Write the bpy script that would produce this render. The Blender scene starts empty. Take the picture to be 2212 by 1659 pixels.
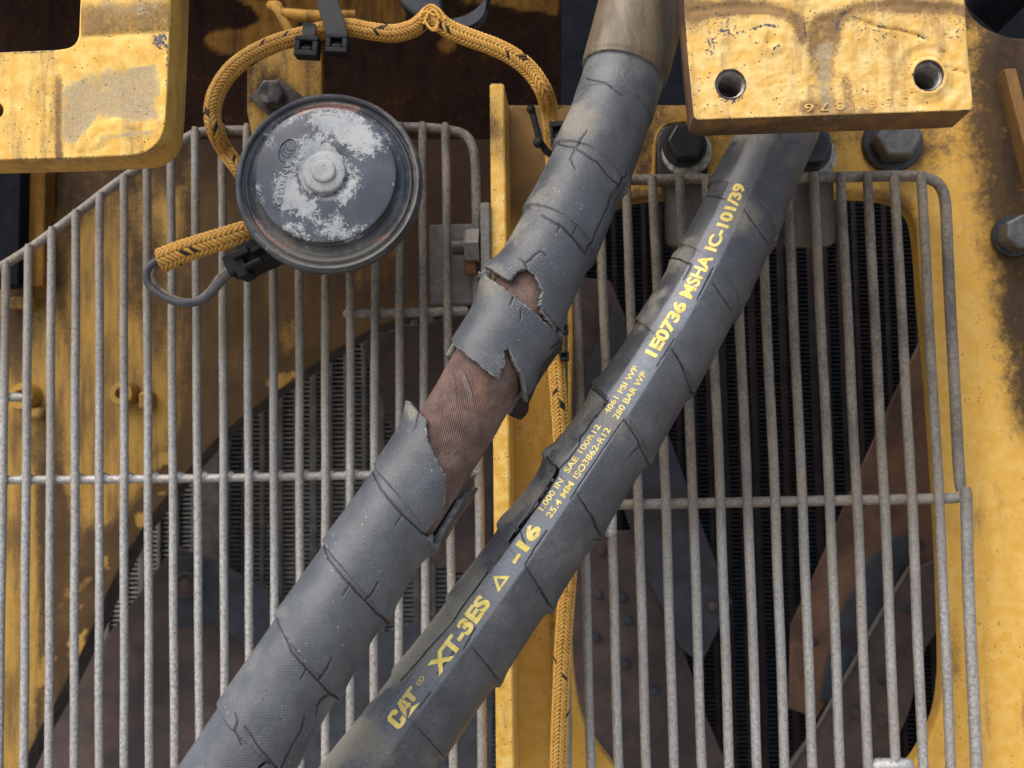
import bpy, bmesh, math, random
import numpy as np
from mathutils import Vector, Matrix

# ------------------------------------------------------------------ scene, camera, light
S = bpy.context.scene
COL = S.collection
R_ = math.radians
random.seed(7)
rng = np.random.default_rng(7)

# world axes (machine frame) written in camera coordinates (right, up, back)
xm = np.array([29600., 621., 2212.]); xm /= np.linalg.norm(xm)
zm = np.array([-491., 31900., -2212.]); zm -= xm * zm.dot(xm); zm /= np.linalg.norm(zm)
ym = np.cross(zm, xm)
RW = np.array([xm, ym, zm])            # camera -> world
CAM = np.array([0., -0.42, 0.])
F, CU, CV = 2212.0, 1106.0, 829.5      # focal length and centre, in pixels of a 2212 wide view

cam_d = bpy.data.cameras.new('camera'); cam_o = bpy.data.objects.new('camera', cam_d); COL.objects.link(cam_o)
M = Matrix.Identity(4)
for i in range(3):
    for j in range(3):
        M[i][j] = RW[i, j]
    M[i][3] = CAM[i]
cam_o.matrix_world = M
cam_d.sensor_width = 36; cam_d.lens = 36; cam_d.clip_start = 0.01; cam_d.clip_end = 200
cam_d.dof.use_dof = True; cam_d.dof.focus_distance = 0.415; cam_d.dof.aperture_fstop = 13
S.camera = cam_o

W = bpy.data.worlds.new('World'); S.world = W; W.use_nodes = True
wn = W.node_tree.nodes; wl = W.node_tree.links
bg = wn['Background']; sky = wn.new('ShaderNodeTexSky'); sky.sky_type = 'NISHITA'; sky.sun_disc = False
SUN_EL, SUN_AZ = 55.0, 222.0           # azimuth clockwise from +Y: behind the camera, a little to the left
sky.sun_elevation = R_(SUN_EL); sky.sun_rotation = R_(SUN_AZ)
sky.air_density = 1.0; sky.dust_density = 3.0; sky.ozone_density = 1.0
wl.new(sky.outputs[0], bg.inputs[0]); bg.inputs[1].default_value = 0.15
sun_d = bpy.data.lights.new('sun', 'SUN'); sun_o = bpy.data.objects.new('sun', sun_d); COL.objects.link(sun_o)
sun_d.energy = 1.5; sun_d.angle = R_(60); sun_d.color = (1.0, 0.95, 0.88)
to_sun = Vector((math.sin(R_(SUN_AZ)) * math.cos(R_(SUN_EL)), math.cos(R_(SUN_AZ)) * math.cos(R_(SUN_EL)), math.sin(R_(SUN_EL))))
sun_o.rotation_euler = to_sun.to_track_quat('Z', 'Y').to_euler()
S.view_settings.view_transform = 'Standard'; S.view_settings.look = 'None'
S.view_settings.gamma = 1; S.view_settings.exposure = 0.95
S.view_settings.use_curve_mapping = False
S.render.engine = 'CYCLES'
S.cycles.use_denoising = True
S.cycles.max_bounces = 6; S.cycles.diffuse_bounces = 4; S.cycles.glossy_bounces = 3
S.cycles.sample_clamp_indirect = 5

# ------------------------------------------------------------------ helpers: projection, noise, 2-D distances
def P(u, v, y):
    """view pixel and machine depth y (metres) -> world point"""
    d = RW @ np.array([(u - CU) / F, -(v - CV) / F, -1.0])
    t = (y - CAM[1]) / d[1]
    return CAM + d * t
def proj(p):
    c = (np.asarray(p) - CAM) @ RW
    return np.stack([CU + F * c[..., 0] / -c[..., 2], CV - F * c[..., 1] / -c[..., 2]], -1)
def mm_px(y):                          # metres per pixel at depth y
    return (y + 0.42) / F

def _hash(i, seed):
    h = (i[..., 0] * 374761393 + i[..., 1] * 668265263 + i[..., 2] * 2147483647 + seed * 974634371) & 0xffffffff
    h = ((h ^ (h >> 13)) * 1274126177) & 0xffffffff
    return ((h ^ (h >> 16)) & 0xffff) / 65535.0
def vnoise(p, seed=0):
    p = np.asarray(p, float); i = np.floor(p).astype(np.int64); f = p - i; f = f * f * (3 - 2 * f)
    out = 0
    for dx in (0, 1):
        for dy in (0, 1):
            for dz in (0, 1):
                w = (f[..., 0] if dx else 1 - f[..., 0]) * (f[..., 1] if dy else 1 - f[..., 1]) * (f[..., 2] if dz else 1 - f[..., 2])
                out = out + w * _hash(i + np.array([dx, dy, dz]), seed)
    return out
def fbm(p, scale, octaves=4, seed=0):
    p = np.asarray(p, float) * scale; a, t, s = 1.0, 0.0, 0.0
    for k in range(octaves):
        s = s + a * vnoise(p + 17.3 * k, seed + k); t += a; a *= 0.5; p = p * 2.03
    return s / t                       # 0..1
def sstep(a, b, x):
    t = np.clip((x - a) / (b - a), 0, 1); return t * t * (3 - 2 * t)
def pdist(pts, line, closed=False):
    """distance of points (N,2) to a polyline; with widths as third column returns distance - width"""
    L = np.asarray(line, float); n = len(L); best = np.full(len(pts), 1e9)
    for k in range(n if closed else n - 1):
        a, b = L[k], L[(k + 1) % n]; ab = b[:2] - a[:2]; den = max(ab.dot(ab), 1e-9)
        t = np.clip(((pts - a[:2]) @ ab) / den, 0, 1)
        d = np.hypot(*(pts - a[:2] - t[:, None] * ab).T)
        if L.shape[1] > 2: d = d - (a[2] + (b[2] - a[2]) * t)
        best = np.minimum(best, d)
    return best
def inside(pts, poly):
    Q = np.asarray(poly, float); c = np.zeros(len(pts), bool); j = len(Q) - 1
    for i in range(len(Q)):
        yi, yj = Q[i, 1], Q[j, 1]
        with np.errstate(divide='ignore', invalid='ignore'):
            hit = ((yi > pts[:, 1]) != (yj > pts[:, 1])) & (pts[:, 0] < (Q[j, 0] - Q[i, 0]) * (pts[:, 1] - yi) / (yj - yi + 1e-12) + Q[i, 0])
        c ^= hit; j = i
    return c
def psd(pts, poly):                    # signed distance, negative inside
    d = pdist(pts, poly, True); return np.where(inside(pts, poly), -d, d)
def spline(ctrl, n):
    """Catmull-Rom through control rows, n samples"""
    C = np.asarray(ctrl, float); m = len(C); Q = np.vstack([2 * C[0] - C[1], C, 2 * C[-1] - C[-2]])
    ts = np.linspace(0, m - 1 - 1e-9, n); i = ts.astype(int); t = (ts - i)[:, None]
    p0, p1, p2, p3 = Q[i], Q[i + 1], Q[i + 2], Q[i + 3]
    return 0.5 * (2 * p1 + (p2 - p0) * t + (2 * p0 - 5 * p1 + 4 * p2 - p3) * t ** 2 + (3 * p1 - p0 - 3 * p2 + p3) * t ** 3)
def resample(pts, step):
    d = np.r_[0, np.cumsum(np.linalg.norm(np.diff(pts, axis=0), axis=1))]
    n = max(2, int(d[-1] / step)); s = np.linspace(0, d[-1], n)
    return np.stack([np.interp(s, d, pts[:, k]) for k in range(pts.shape[1])], 1), s

# ------------------------------------------------------------------ helpers: objects
def origin_of(o):
    v = Vector((0, 0, 0))
    while o is not None:
        v = v + Vector(o.location); o = o.parent
    return v
def tag(o, label=None, cat=None, group=None, kind=None):
    if label: o['label'] = label
    if cat: o['category'] = cat
    if group: o['group'] = group
    if kind: o['kind'] = kind
    return o
def thing(name, loc, label, cat, group=None):
    o = bpy.data.objects.new(name, None); COL.objects.link(o); o.location = tuple(loc); o.empty_display_size = 0.01
    return tag(o, label, cat, group)
def link(name, me, mats, parent=None, smooth=True):
    o = bpy.data.objects.new(name, me); COL.objects.link(o)
    for m in (mats if isinstance(mats, (list, tuple)) else [mats]): me.materials.append(m)
    if parent is not None:
        o.parent = parent; off = -origin_of(parent); me.transform(Matrix.Translation(off))
    if smooth:
        me.polygons.foreach_set('use_smooth', [True] * len(me.polygons))
    return o
def mesh(name, V, Fc):
    me = bpy.data.meshes.new(name); me.from_pydata([tuple(map(float, v)) for v in V], [], [tuple(map(int, f)) for f in Fc]); me.update(); return me
def attr(me, name, vals):
    a = me.attributes.new(name, 'FLOAT', 'POINT'); a.data.foreach_set('value', np.asarray(vals, np.float32))
def co(me):
    a = np.empty(len(me.vertices) * 3, np.float64); me.vertices.foreach_get('co', a); return a.reshape(-1, 3)
def set_co(me, a):
    me.vertices.foreach_set('co', np.asarray(a, np.float32).ravel()); me.update()
def sharp(o, ang=35):
    me = o.data; bm = bmesh.new(); bm.from_mesh(me)
    for e in bm.edges:
        if len(e.link_faces) == 2 and e.calc_face_angle(0) > R_(ang): e.smooth = False
    bm.to_mesh(me); bm.free(); return o
class MB:
    """collects simple shapes into one mesh"""
    def __init__(s): s.V, s.F, s.M = [], [], []
    def add(s, V, Fc, m=0):
        n = len(s.V); s.V += [tuple(v) for v in V]; s.F += [tuple(i + n for i in f) for f in Fc]; s.M += [m] * len(Fc); return s
    def hexa(s, c, m=0):
        """c: 8 corners, front four then back four, same order"""
        return s.add(c, [(0, 1, 2, 3), (7, 6, 5, 4), (0, 4, 5, 1), (1, 5, 6, 2), (2, 6, 7, 3), (3, 7, 4, 0)], m)
    def box(s, lo, hi, m=0):
        x0, y0, z0 = lo; x1, y1, z1 = hi
        return s.hexa([(x0, y0, z0), (x1, y0, z0), (x1, y0, z1), (x0, y0, z1), (x0, y1, z0), (x1, y1, z0), (x1, y1, z1), (x0, y1, z1)], m)
    def obox(s, c, ax, ay, az, m=0):
        c, ax, ay, az = map(np.asarray, (c, ax, ay, az))
        return s.hexa([c - ax - ay - az, c + ax - ay - az, c + ax - ay + az, c - ax - ay + az, c - ax + ay - az, c + ax + ay - az, c + ax + ay + az, c - ax + ay + az], m)
    def tube(s, pts, r, seg=12, m=0, caps=True):
        pts = np.asarray(pts, float); n = len(pts); r = np.broadcast_to(np.asarray(r, float), (n,))
        T = np.gradient(pts, axis=0); T /= np.linalg.norm(T, axis=1)[:, None]
        ref = np.array([0, -1., 0]) if abs(T[0][1]) < 0.9 else np.array([0, 0, 1.]); V = []; f = []
        N = ref - T[0] * T[0].dot(ref); N /= np.linalg.norm(N)
        for k in range(n):
            N = N - T[k] * T[k].dot(N); N /= np.linalg.norm(N); B = np.cross(T[k], N)
            for j in range(seg):
                a = 2 * math.pi * j / seg; V.append(pts[k] + r[k] * (math.cos(a) * N + math.sin(a) * B))
        for k in range(n - 1):
            for j in range(seg):
                a, b = k * seg + j, k * seg + (j + 1) % seg
                f.append((a, b, b + seg, a + seg))
        if caps:
            f.append(tuple(range(seg - 1, -1, -1))); f.append(tuple((n - 1) * seg + j for j in range(seg)))
        return s.add(V, f, m)
    def lathe(s, c, prof, axis=(0, -1, 0), seg=64, m=0):
        """prof: (radius, height along axis) rows"""
        c = np.asarray(c, float); A = np.asarray(axis, float); A /= np.linalg.norm(A)
        X = np.cross(A, [0, 0, 1.]) if abs(A[2]) < 0.9 else np.cross(A, [0, 1., 0]); X /= np.linalg.norm(X); Y = np.cross(A, X)
        V, f = [], []
        for r, h in prof:
            for j in range(seg):
                a = 2 * math.pi * j / seg; V.append(c + A * h + max(r, 1e-6) * (math.cos(a) * X + math.sin(a) * Y))
        for k in range(len(prof) - 1):
            for j in range(seg):
                a, b = k * seg + j, k * seg + (j + 1) % seg
                f.append((a, b, b + seg, a + seg))
        f.append(tuple(range(seg - 1, -1, -1))); f.append(tuple((len(prof) - 1) * seg + j for j in range(seg)))
        return s.add(V, f, m)
    def ball(s, c, r, m=0, seg=10):
        r = np.broadcast_to(np.asarray(r, float), (3,)); c = np.asarray(c, float); V, f = [], []
        for i in range(1, seg):
            for j in range(seg * 2):
                th, ph = math.pi * i / seg, math.pi * j / seg
                V.append(c + r * np.array([math.sin(th) * math.cos(ph), math.sin(th) * math.sin(ph), math.cos(th)]))
        w = seg * 2
        for i in range(seg - 2):
            for j in range(w):
                a, b = i * w + j, i * w + (j + 1) % w
                f.append((a, a + w, b + w, b))
        f.append(tuple(range(w))); f.append(tuple((seg - 2) * w + j for j in range(w - 1, -1, -1)))
        return s.add(V, f, m)
    def build(s, name, mats, parent=None, smooth=True, bevel=0, fix=True, ang=35):
        me = mesh(name, s.V, s.F)
        if fix or bevel:
            bm = bmesh.new(); bm.from_mesh(me); bmesh.ops.recalc_face_normals(bm, faces=bm.faces); bm.to_mesh(me); bm.free()
        me.polygons.foreach_set('material_index', s.M)
        o = link(name, me, mats, parent, smooth)
        if bevel:
            b = o.modifiers.new('bevel', 'BEVEL'); b.width = bevel; b.segments = 2; b.limit_method = 'ANGLE'; b.angle_limit = R_(30)
        if smooth and ang: sharp(o, ang)
        return o

def plate(name, outer, holes, y_front, thick, mats, parent=None, bevel=0.0006, grid=None, bres=2, world=False, attrs=None, relief=None, side=0):
    """a flat plate facing the camera side (-Y), outline in view pixels at its front face (or x,z metres), real thickness"""
    def xz(pts): return [(p[0], p[1]) for p in pts] if world else [(q[0], q[2]) for q in (P(a, b, y_front) for a, b in pts)]
    cu = bpy.data.curves.new('c', 'CURVE'); cu.dimensions = '2D'; cu.fill_mode = 'BOTH'
    cu.extrude = max(thick / 2 - bevel, 1e-5); cu.bevel_depth = bevel; cu.bevel_resolution = bres; cu.offset = -bevel
    for loop in [outer] + list(holes):
        pts = xz(loop); sp = cu.splines.new('POLY'); sp.points.add(len(pts) - 1); sp.use_cyclic_u = True
        for q, (a, b) in zip(sp.points, pts): q.co = (a, b, 0, 1)
    tmp = bpy.data.objects.new('t', cu); COL.objects.link(tmp)
    me = bpy.data.meshes.new_from_object(tmp.evaluated_get(bpy.context.evaluated_depsgraph_get()))
    bpy.data.objects.remove(tmp); bpy.data.curves.remove(cu); me.name = name; me.materials.clear()
    me.transform(Matrix(((1, 0, 0, 0), (0, 0, -1, y_front + thick / 2), (0, 1, 0, 0), (0, 0, 0, 1))))
    bm = bmesh.new(); bm.from_mesh(me); bmesh.ops.remove_doubles(bm, verts=bm.verts, dist=1e-6); bmesh.ops.recalc_face_normals(bm, faces=bm.faces)
    if grid:
        for ax in (0, 2):
            vals = [v.co[ax] for v in bm.verts]; lo, hi = min(vals), max(vals)
            for k in range(1, int((hi - lo) / grid)):
                p = [0, 0, 0]; p[ax] = lo + k * grid; nrm = [0, 0, 0]; nrm[ax] = 1
                fs = [f for f in bm.faces if f.normal.y < -0.9]
                es = {e for f in fs for e in f.edges}; vs = {v for f in fs for v in f.verts}
                bmesh.ops.bisect_plane(bm, geom=list(vs) + list(es) + fs, dist=1e-7, plane_co=p, plane_no=nrm)
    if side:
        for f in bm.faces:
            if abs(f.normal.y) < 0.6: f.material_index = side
    bm.to_mesh(me); bm.free()
    if relief:
        c = co(me); fr = c[:, 1] < y_front + thick * 0.3
        c[:, 1] -= np.where(fr, relief(c, proj(c)), 0); set_co(me, c)
    if attrs:
        c = co(me); uv = proj(c)
        for k, fn in attrs.items(): attr(me, k, fn(c, uv))
    o = link(name, me, mats, parent); return sharp(o, 40)

# ------------------------------------------------------------------ helpers: materials
class NT:
    def __init__(s, name):
        s.m = bpy.data.materials.new(name); s.m.use_nodes = True; s.t = s.m.node_tree; s.b = s.t.nodes['Principled BSDF']
        s.pos = s.t.nodes.new('ShaderNodeNewGeometry').outputs['Position']
    def put(s, sock, v):
        if hasattr(v, 'is_linked') or isinstance(v, bpy.types.NodeSocket): s.t.links.new(v, sock)
        else:
            try: sock.default_value = v
            except Exception: sock.default_value = tuple(v) + (1,)
    def noise(s, scale, detail=4, rough=0.6, vec=None, dist=0):
        n = s.t.nodes.new('ShaderNodeTexNoise'); n.inputs['Scale'].default_value = scale; n.inputs['Detail'].default_value = detail
        n.inputs['Roughness'].default_value = rough; n.inputs['Distortion'].default_value = dist
        s.t.links.new(vec or s.pos, n.inputs['Vector']); return n.outputs['Fac']
    def vor(s, scale, feature='F1', vec=None, rand=1.0):
        n = s.t.nodes.new('ShaderNodeTexVoronoi'); n.feature = feature; n.inputs['Scale'].default_value = scale; n.inputs['Randomness'].default_value = rand
        s.t.links.new(vec or s.pos, n.inputs['Vector']); return n.outputs['Distance']
    def scaled(s, sx, sy, sz, vec=None):
        n = s.t.nodes.new('ShaderNodeMapping'); n.inputs['Scale'].default_value = (sx, sy, sz); s.t.links.new(vec or s.pos, n.inputs['Vector']); return n.outputs[0]
    def uv(s):
        return s.t.nodes.new('ShaderNodeUVMap').outputs[0]
    def sep(s, vec):
        n = s.t.nodes.new('ShaderNodeSeparateXYZ'); s.t.links.new(vec, n.inputs[0]); return n.outputs
    def comb(s, x, y, z=0):
        n = s.t.nodes.new('ShaderNodeCombineXYZ')
        for k, v in enumerate((x, y, z)): s.put(n.inputs[k], v)
        return n.outputs[0]
    def at(s, name):
        n = s.t.nodes.new('ShaderNodeAttribute'); n.attribute_name = name; return n.outputs['Fac']
    def math(s, op, a, b=0.0, c=0.0):
        n = s.t.nodes.new('ShaderNodeMath'); n.operation = op
        for k, v in enumerate((a, b, c)): s.put(n.inputs[k], v)
        return n.outputs[0]
    def step(s, v, a, b):
        n = s.t.nodes.new('ShaderNodeMapRange'); n.interpolation_type = 'SMOOTHSTEP'
        for k, x in zip(('Value', 'From Min', 'From Max'), (v, a, b)): s.put(n.inputs[k], x)
        return n.outputs[0]
    def mix(s, f, a, b):
        n = s.t.nodes.new('ShaderNodeMix'); n.data_type = 'RGBA'
        s.put(n.inputs[0], f); s.put(n.inputs[6], a); s.put(n.inputs[7], b); return n.outputs[2]
    def mixf(s, f, a, b):
        n = s.t.nodes.new('ShaderNodeMix'); s.put(n.inputs[0], f); s.put(n.inputs[2], a); s.put(n.inputs[3], b); return n.outputs[0]
    def bump(s, h, dist, strength=1.0, prev=None):
        n = s.t.nodes.new('ShaderNodeBump'); n.inputs['Distance'].default_value = dist; n.inputs['Strength'].default_value = strength
        s.put(n.inputs['Height'], h)
        if prev is not None: s.t.links.new(prev, n.inputs['Normal'])
        return n.outputs[0]
    def out(s, col, rough=0.6, metal=0.0, normal=None, spec=0.5):
        s.put(s.b.inputs['Base Color'], col); s.put(s.b.inputs['Roughness'], rough); s.put(s.b.inputs['Metallic'], metal)
        s.put(s.b.inputs['Specular IOR Level'], spec)
        if normal is not None: s.t.links.new(normal, s.b.inputs['Normal'])
        return s.m

def yellow(name, base=(0.66, 0.34, 0.035), light=(0.78, 0.52, 0.12), grime=(0.16, 0.095, 0.045), soot=(0.035, 0.027, 0.022), amount=0.45, speck=0.5, bare=False, rough=0.5, spec=0.35):
    """weathered machine paint; vertex attributes grime (dust and soot) and bare (paint worn to metal) place the known stains and painted shade"""
    n = NT(name)
    big = n.noise(35, 5, 0.6); mid = n.noise(160, 5, 0.65); fine = n.noise(900, 3, 0.7); streak = n.noise(60, 5, 0.65, n.scaled(1.9, 1, 0.28))
    c = n.mix(n.step(mid, 0.35, 0.7), base, light)
    c = n.mix(n.math('MULTIPLY', n.step(n.math('ADD', streak, n.math('MULTIPLY', fine, 0.25)), 0.72 - amount * 0.3, 0.95 - amount * 0.15), 0.85), c, grime)
    g = n.at('grime')
    gm = n.step(n.math('ADD', g, n.math('MULTIPLY', n.math('SUBTRACT', n.math('ADD', mid, fine), 1.0), 0.55)), 0.3, 0.75)
    c = n.mix(n.math('MULTIPLY', gm, 0.93), c, n.mix(n.step(big, 0.35, 0.65), grime, (grime[0] * .6, grime[1] * .6, grime[2] * .65)))
    so = n.at('soot')
    sm = n.step(n.math('ADD', so, n.math('MULTIPLY', n.math('SUBTRACT', n.math('ADD', n.math('MULTIPLY', mid, 1.3), n.math('ADD', n.math('MULTIPLY', fine, .6), n.math('MULTIPLY', n.noise(420, 3, .6), .5))), 1.2), 0.7)), 0.12, 0.95)
    c = n.mix(n.math('MULTIPLY', sm, 0.95), c, n.mix(n.step(n.math('ADD', mid, n.math('MULTIPLY', fine, .4)), .5, .9), soot, (soot[0] * 2.3, soot[1] * 1.9, soot[2] * 1.6)))
    b = n.at('bare')
    bmk = n.step(n.math('ADD', b, n.math('MULTIPLY', n.math('SUBTRACT', n.math('ADD', n.math('ADD', n.noise(420, 4, 0.7), fine), n.math('MULTIPLY', mid, 1.2)), 1.6), 0.7)), 0.30, 0.70)
    c = n.mix(n.math('MULTIPLY', bmk, 0.88), c, n.mix(n.step(fine, 0.4, 0.65), (0.30, 0.225, 0.125), (0.40, 0.325, 0.20)))
    ch = n.at('chip')
    cm = n.step(n.math('ADD', ch, n.math('MULTIPLY', n.math('SUBTRACT', n.noise(700, 4, 0.7), 0.5), 1.6)), 0.5, 0.56)
    c = n.mix(cm, c, (0.085, 0.08, 0.085))
    pit = n.vor(420); ps = n.noise(90, 3, 0.6)
    pm = n.math('MULTIPLY', n.step(pit, 0.2, 0.1), n.step(ps, 0.62 - 0.2 * speck, 0.72 - 0.2 * speck))
    c = n.mix(n.math('MULTIPLY', pm, 0.9), c, (0.10, 0.055, 0.03))
    h = n.math('ADD', n.math('MULTIPLY', mid, 0.6), n.math('MULTIPLY', fine, 0.4)); h = n.math('SUBTRACT', h, n.math('MULTIPLY', pm, 0.5)); h = n.math('SUBTRACT', h, n.math('MULTIPLY', cm, 0.6))
    r = n.mixf(gm, rough, 0.85)
    return n.out(c, r, 0, n.bump(h, 0.00038, 0.5), n.mixf(sm, n.mixf(gm, spec, spec * .5), 0.04))

def metal(name, col, col2, rough=0.55, met=0.3, scale=300, grime=None, gscale=60, gthr=0.5, bump=0.0004, spec=0.5):
    n = NT(name); a = n.noise(scale, 5, 0.7); b = n.noise(gscale, 4, 0.6)
    c = n.mix(n.step(a, 0.35, 0.65), col, col2)
    if grime: c = n.mix(n.math('MULTIPLY', n.step(b, gthr - 0.1, gthr + 0.15), 0.85), c, grime)
    g = n.at('grime'); c = n.mix(n.step(n.math('ADD', g, n.math('MULTIPLY', n.math('SUBTRACT', a, 0.5), 0.8)), 0.25, 0.85), c, grime or (0.1, 0.07, 0.05))
    return n.out(c, n.mixf(a, rough - 0.1, rough + 0.15), met, n.bump(a, bump, 0.6), spec)

def plain(name, col, rough=0.6, var=0.35, scale=120, spec=0.4, bump=0.0003):
    n = NT(name); a = n.noise(scale, 5, 0.65); f = n.noise(scale * 7, 3, 0.7)
    lo = tuple(x * (1 - var) for x in col); hi = tuple(min(1, x * (1 + var)) for x in col)
    c = n.mix(n.step(n.math('ADD', n.math('MULTIPLY', a, 0.7), n.math('MULTIPLY', f, 0.3)), 0.35, 0.65), lo, hi)
    return n.out(c, rough, 0, n.bump(f, bump, 0.6), spec)

M_Y_PLATE = yellow('yellow_plate_paint', base=(0.64, 0.36, 0.06), light=(0.76, 0.52, 0.15), grime=(0.22, 0.135, 0.06), amount=0.42, speck=0.9, rough=.65, spec=.25)
M_Y_BLOCK = yellow('yellow_block_paint', base=(0.63, 0.375, 0.09), light=(0.74, 0.53, 0.215), grime=(0.26, 0.155, 0.07), amount=0.45, speck=1.0, rough=.72, spec=.18)
M_Y_PANEL = yellow('yellow_panel_paint', base=(0.63, 0.345, 0.055), light=(0.69, 0.415, 0.10), grime=(0.22, 0.125, 0.05), soot=(0.024, 0.019, 0.016), amount=0.12, speck=0.6, rough=.6, spec=.25)
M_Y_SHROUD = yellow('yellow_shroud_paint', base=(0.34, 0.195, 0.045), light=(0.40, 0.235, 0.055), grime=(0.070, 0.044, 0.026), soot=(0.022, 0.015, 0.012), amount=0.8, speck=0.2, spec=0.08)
M_Y_PLATES = yellow('shaded_grimy_plate_edge_paint', base=(0.44, 0.235, 0.035), light=(0.50, 0.30, 0.07), grime=(0.17, 0.10, 0.04), amount=0.7, speck=0.9)  # grimier edge copy of the plate paint, side shade put into its colour
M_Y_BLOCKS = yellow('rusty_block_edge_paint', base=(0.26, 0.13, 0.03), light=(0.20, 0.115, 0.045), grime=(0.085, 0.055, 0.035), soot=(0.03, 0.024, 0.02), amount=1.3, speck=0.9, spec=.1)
M_Y_DIV = yellow('yellow_flange_paint', base=(0.66, 0.36, 0.05), light=(0.80, 0.55, 0.16), amount=0.1, speck=1.1)
M_WALL = yellow('sooty_brown_wall', base=(0.22, 0.10, 0.02), light=(0.26, 0.13, 0.03), grime=(0.04, 0.02, 0.012), soot=(0.008, 0.0045, 0.0045), amount=0.8, speck=0.6, rough=.9, spec=0.03)
M_RIM = plain('grey_rim_paint', (0.055, 0.048, 0.045), 0.8, spec=.1)
M_BAR = None
M_BLACK = plain('black_and_deep_shade', (0.006, 0.007, 0.010), 0.9, spec=0.1)  # near-black for black parts, and for deep shade put into the colour
M_PLASTIC = plain('black_plastic', (0.012, 0.012, 0.013), 0.6, 0.3, 200, spec=.22)
M_GREYPL = metal('dusty_grey_steel', (0.105, 0.094, 0.082), (0.16, 0.145, 0.125), 0.65, 0.2, 350, (0.13, 0.09, 0.065), 70, 0.56)
M_BOLT = metal('dark_bolt_steel', (0.075, 0.07, 0.064), (0.13, 0.12, 0.108), 0.45, 0.4, 260, (0.05, 0.045, 0.04), 90, 0.55)
M_BOLTB = metal('black_oily_bolt', (0.016, 0.016, 0.018), (0.03, 0.03, 0.032), 0.4, 0.2, 260, (0.05, 0.045, 0.04), 90, 0.65)
M_WHITE = plain('white_washer_paint', (0.34, 0.34, 0.28), 0.7, 0.6, 400)
M_BLADE = metal('brown_blade_paint', (0.090, 0.070, 0.064), (0.125, 0.090, 0.078), 0.8, 0.0, 90, (0.055, 0.046, 0.047), 25, 0.5, spec=.1)
M_BLADEL = metal('tan_blade_paint', (0.185, 0.105, 0.068), (0.23, 0.135, 0.088), 0.8, 0.0, 90, (0.075, 0.048, 0.04), 22, 0.52, spec=.1)
M_BLADEG = metal('blue_grey_blade_paint', (0.046, 0.052, 0.062), (0.066, 0.073, 0.084), 0.7, 0.0, 90, (0.04, 0.034, 0.032), 30, 0.55, spec=.15)
M_FIN = plain('radiator_fin_grey', (0.085, 0.09, 0.092), 0.6, 0.3)
M_FINL = plain('radiator_fin_pale', (0.34, 0.34, 0.32), 0.7, 0.3, spec=.1)
M_FIND = plain('radiator_fin_dark', (0.036, 0.040, 0.046), 0.7, 0.3, spec=.1)
M_TUBE = plain('radiator_tube_grey', (0.15, 0.14, 0.13), 0.7, 0.3, spec=.1)
M_TUBED = plain('radiator_tube_dark', (0.026, 0.020, 0.020), 0.8, 0.3, spec=.05)
M_GROUND = plain('gravel_ground', (0.30, 0.27, 0.23), 0.9, 0.3, 8)

def bar_material():
    n = NT('galvanised_bar'); a = n.noise(620, 4, 0.72); b = n.noise(60, 4, 0.6, n.scaled(1, 1, 0.5)); x, y, z = n.sep(n.pos)
    c = n.mix(n.step(a, 0.33, 0.67), (0.27, 0.258, 0.242), (0.56, 0.54, 0.50))
    g = n.at('grime'); gm = n.step(n.math('ADD', g, n.math('MULTIPLY', n.math('SUBTRACT', n.math('ADD', b, a), 1.0), 0.6)), 0.05, 1.0)
    c = n.mix(n.math('MULTIPLY', gm, .93), c, n.mix(n.step(n.math('ADD', n.math('MULTIPLY', b, .6), n.math('MULTIPLY', a, .5)), 0.42, 0.68), (0.070, 0.058, 0.046), (0.22, 0.18, 0.13)))
    sp = n.step(n.vor(330), 0.16, 0.1); c = n.mix(n.math('MULTIPLY', sp, n.step(b, 0.5, 0.6)), c, (0.10, 0.09, 0.085))
    return n.out(c, n.mixf(gm, 0.36, 0.7), n.mixf(gm, 0.5, 0.15), n.bump(a, 0.0007, 0.8), 0.5)
M_BAR = bar_material()

# ------------------------------------------------------------------ the ground far below, which bounces daylight up
gr = MB().add([(-30, -40, -1.3), (30, -40, -1.3), (30, 20, -1.3), (-30, 20, -1.3)], [(0, 1, 2, 3)]).build('ground', M_GROUND, smooth=False, fix=False)
tag(gr, kind='structure')

# ------------------------------------------------------------------ large structure: walls, panels, shrouds
def px_attr(fn): return fn

# sooty wall of the recess at the top, with an added light-blocking sheet above the frame
wall_patch = [(445, 85), (460, 72), (530, 58), (560, 42), (540, 18), (515, -5), (600, -5), (640, 60), (600, 85), (560, 95), (520, 110), (485, 108), (455, 95)]
def wall_soot(c, uv):
    n1 = fbm(c, 60, 4, 3)
    d = np.minimum(psd(uv, wall_patch), psd(uv, [(600, -40), (870, -40), (870, 50), (620, 40)]))
    d = np.minimum(d, psd(uv, [(985, -40), (1215, -40), (1210, 40), (1150, 30), (1060, 20), (1000, 12)]) + 10)
    d = np.minimum(d, np.hypot(uv[:, 0] - 965, uv[:, 1] - 92) - 14)
    return sstep(-6, 10, d + (n1 - 0.5) * 26) * (0.75 + 0.5 * n1)
EB = thing('recess_wall', P(800, 200, 0.165), 'sooty dark brown wall with peeling orange paint behind the horn and braided loom', 'wall panel')
plate('wall_sheet', [(-500, -400), (1213, -400), (1211, 330), (-500, 330)], [], 0.165, 0.006, [M_WALL], EB, grid=0.003, attrs={'soot': wall_soot})
a, b = P(-260, -150, 0.165), P(1700, -150, 0.165)
MB().box((a[0], 0.03, a[2] + 0.02), (b[0], 0.168, a[2] + 0.03)).build('added_shade_sheet', M_BLACK, EB)  # unseen sheet, added to keep light from above out of the recess

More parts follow.
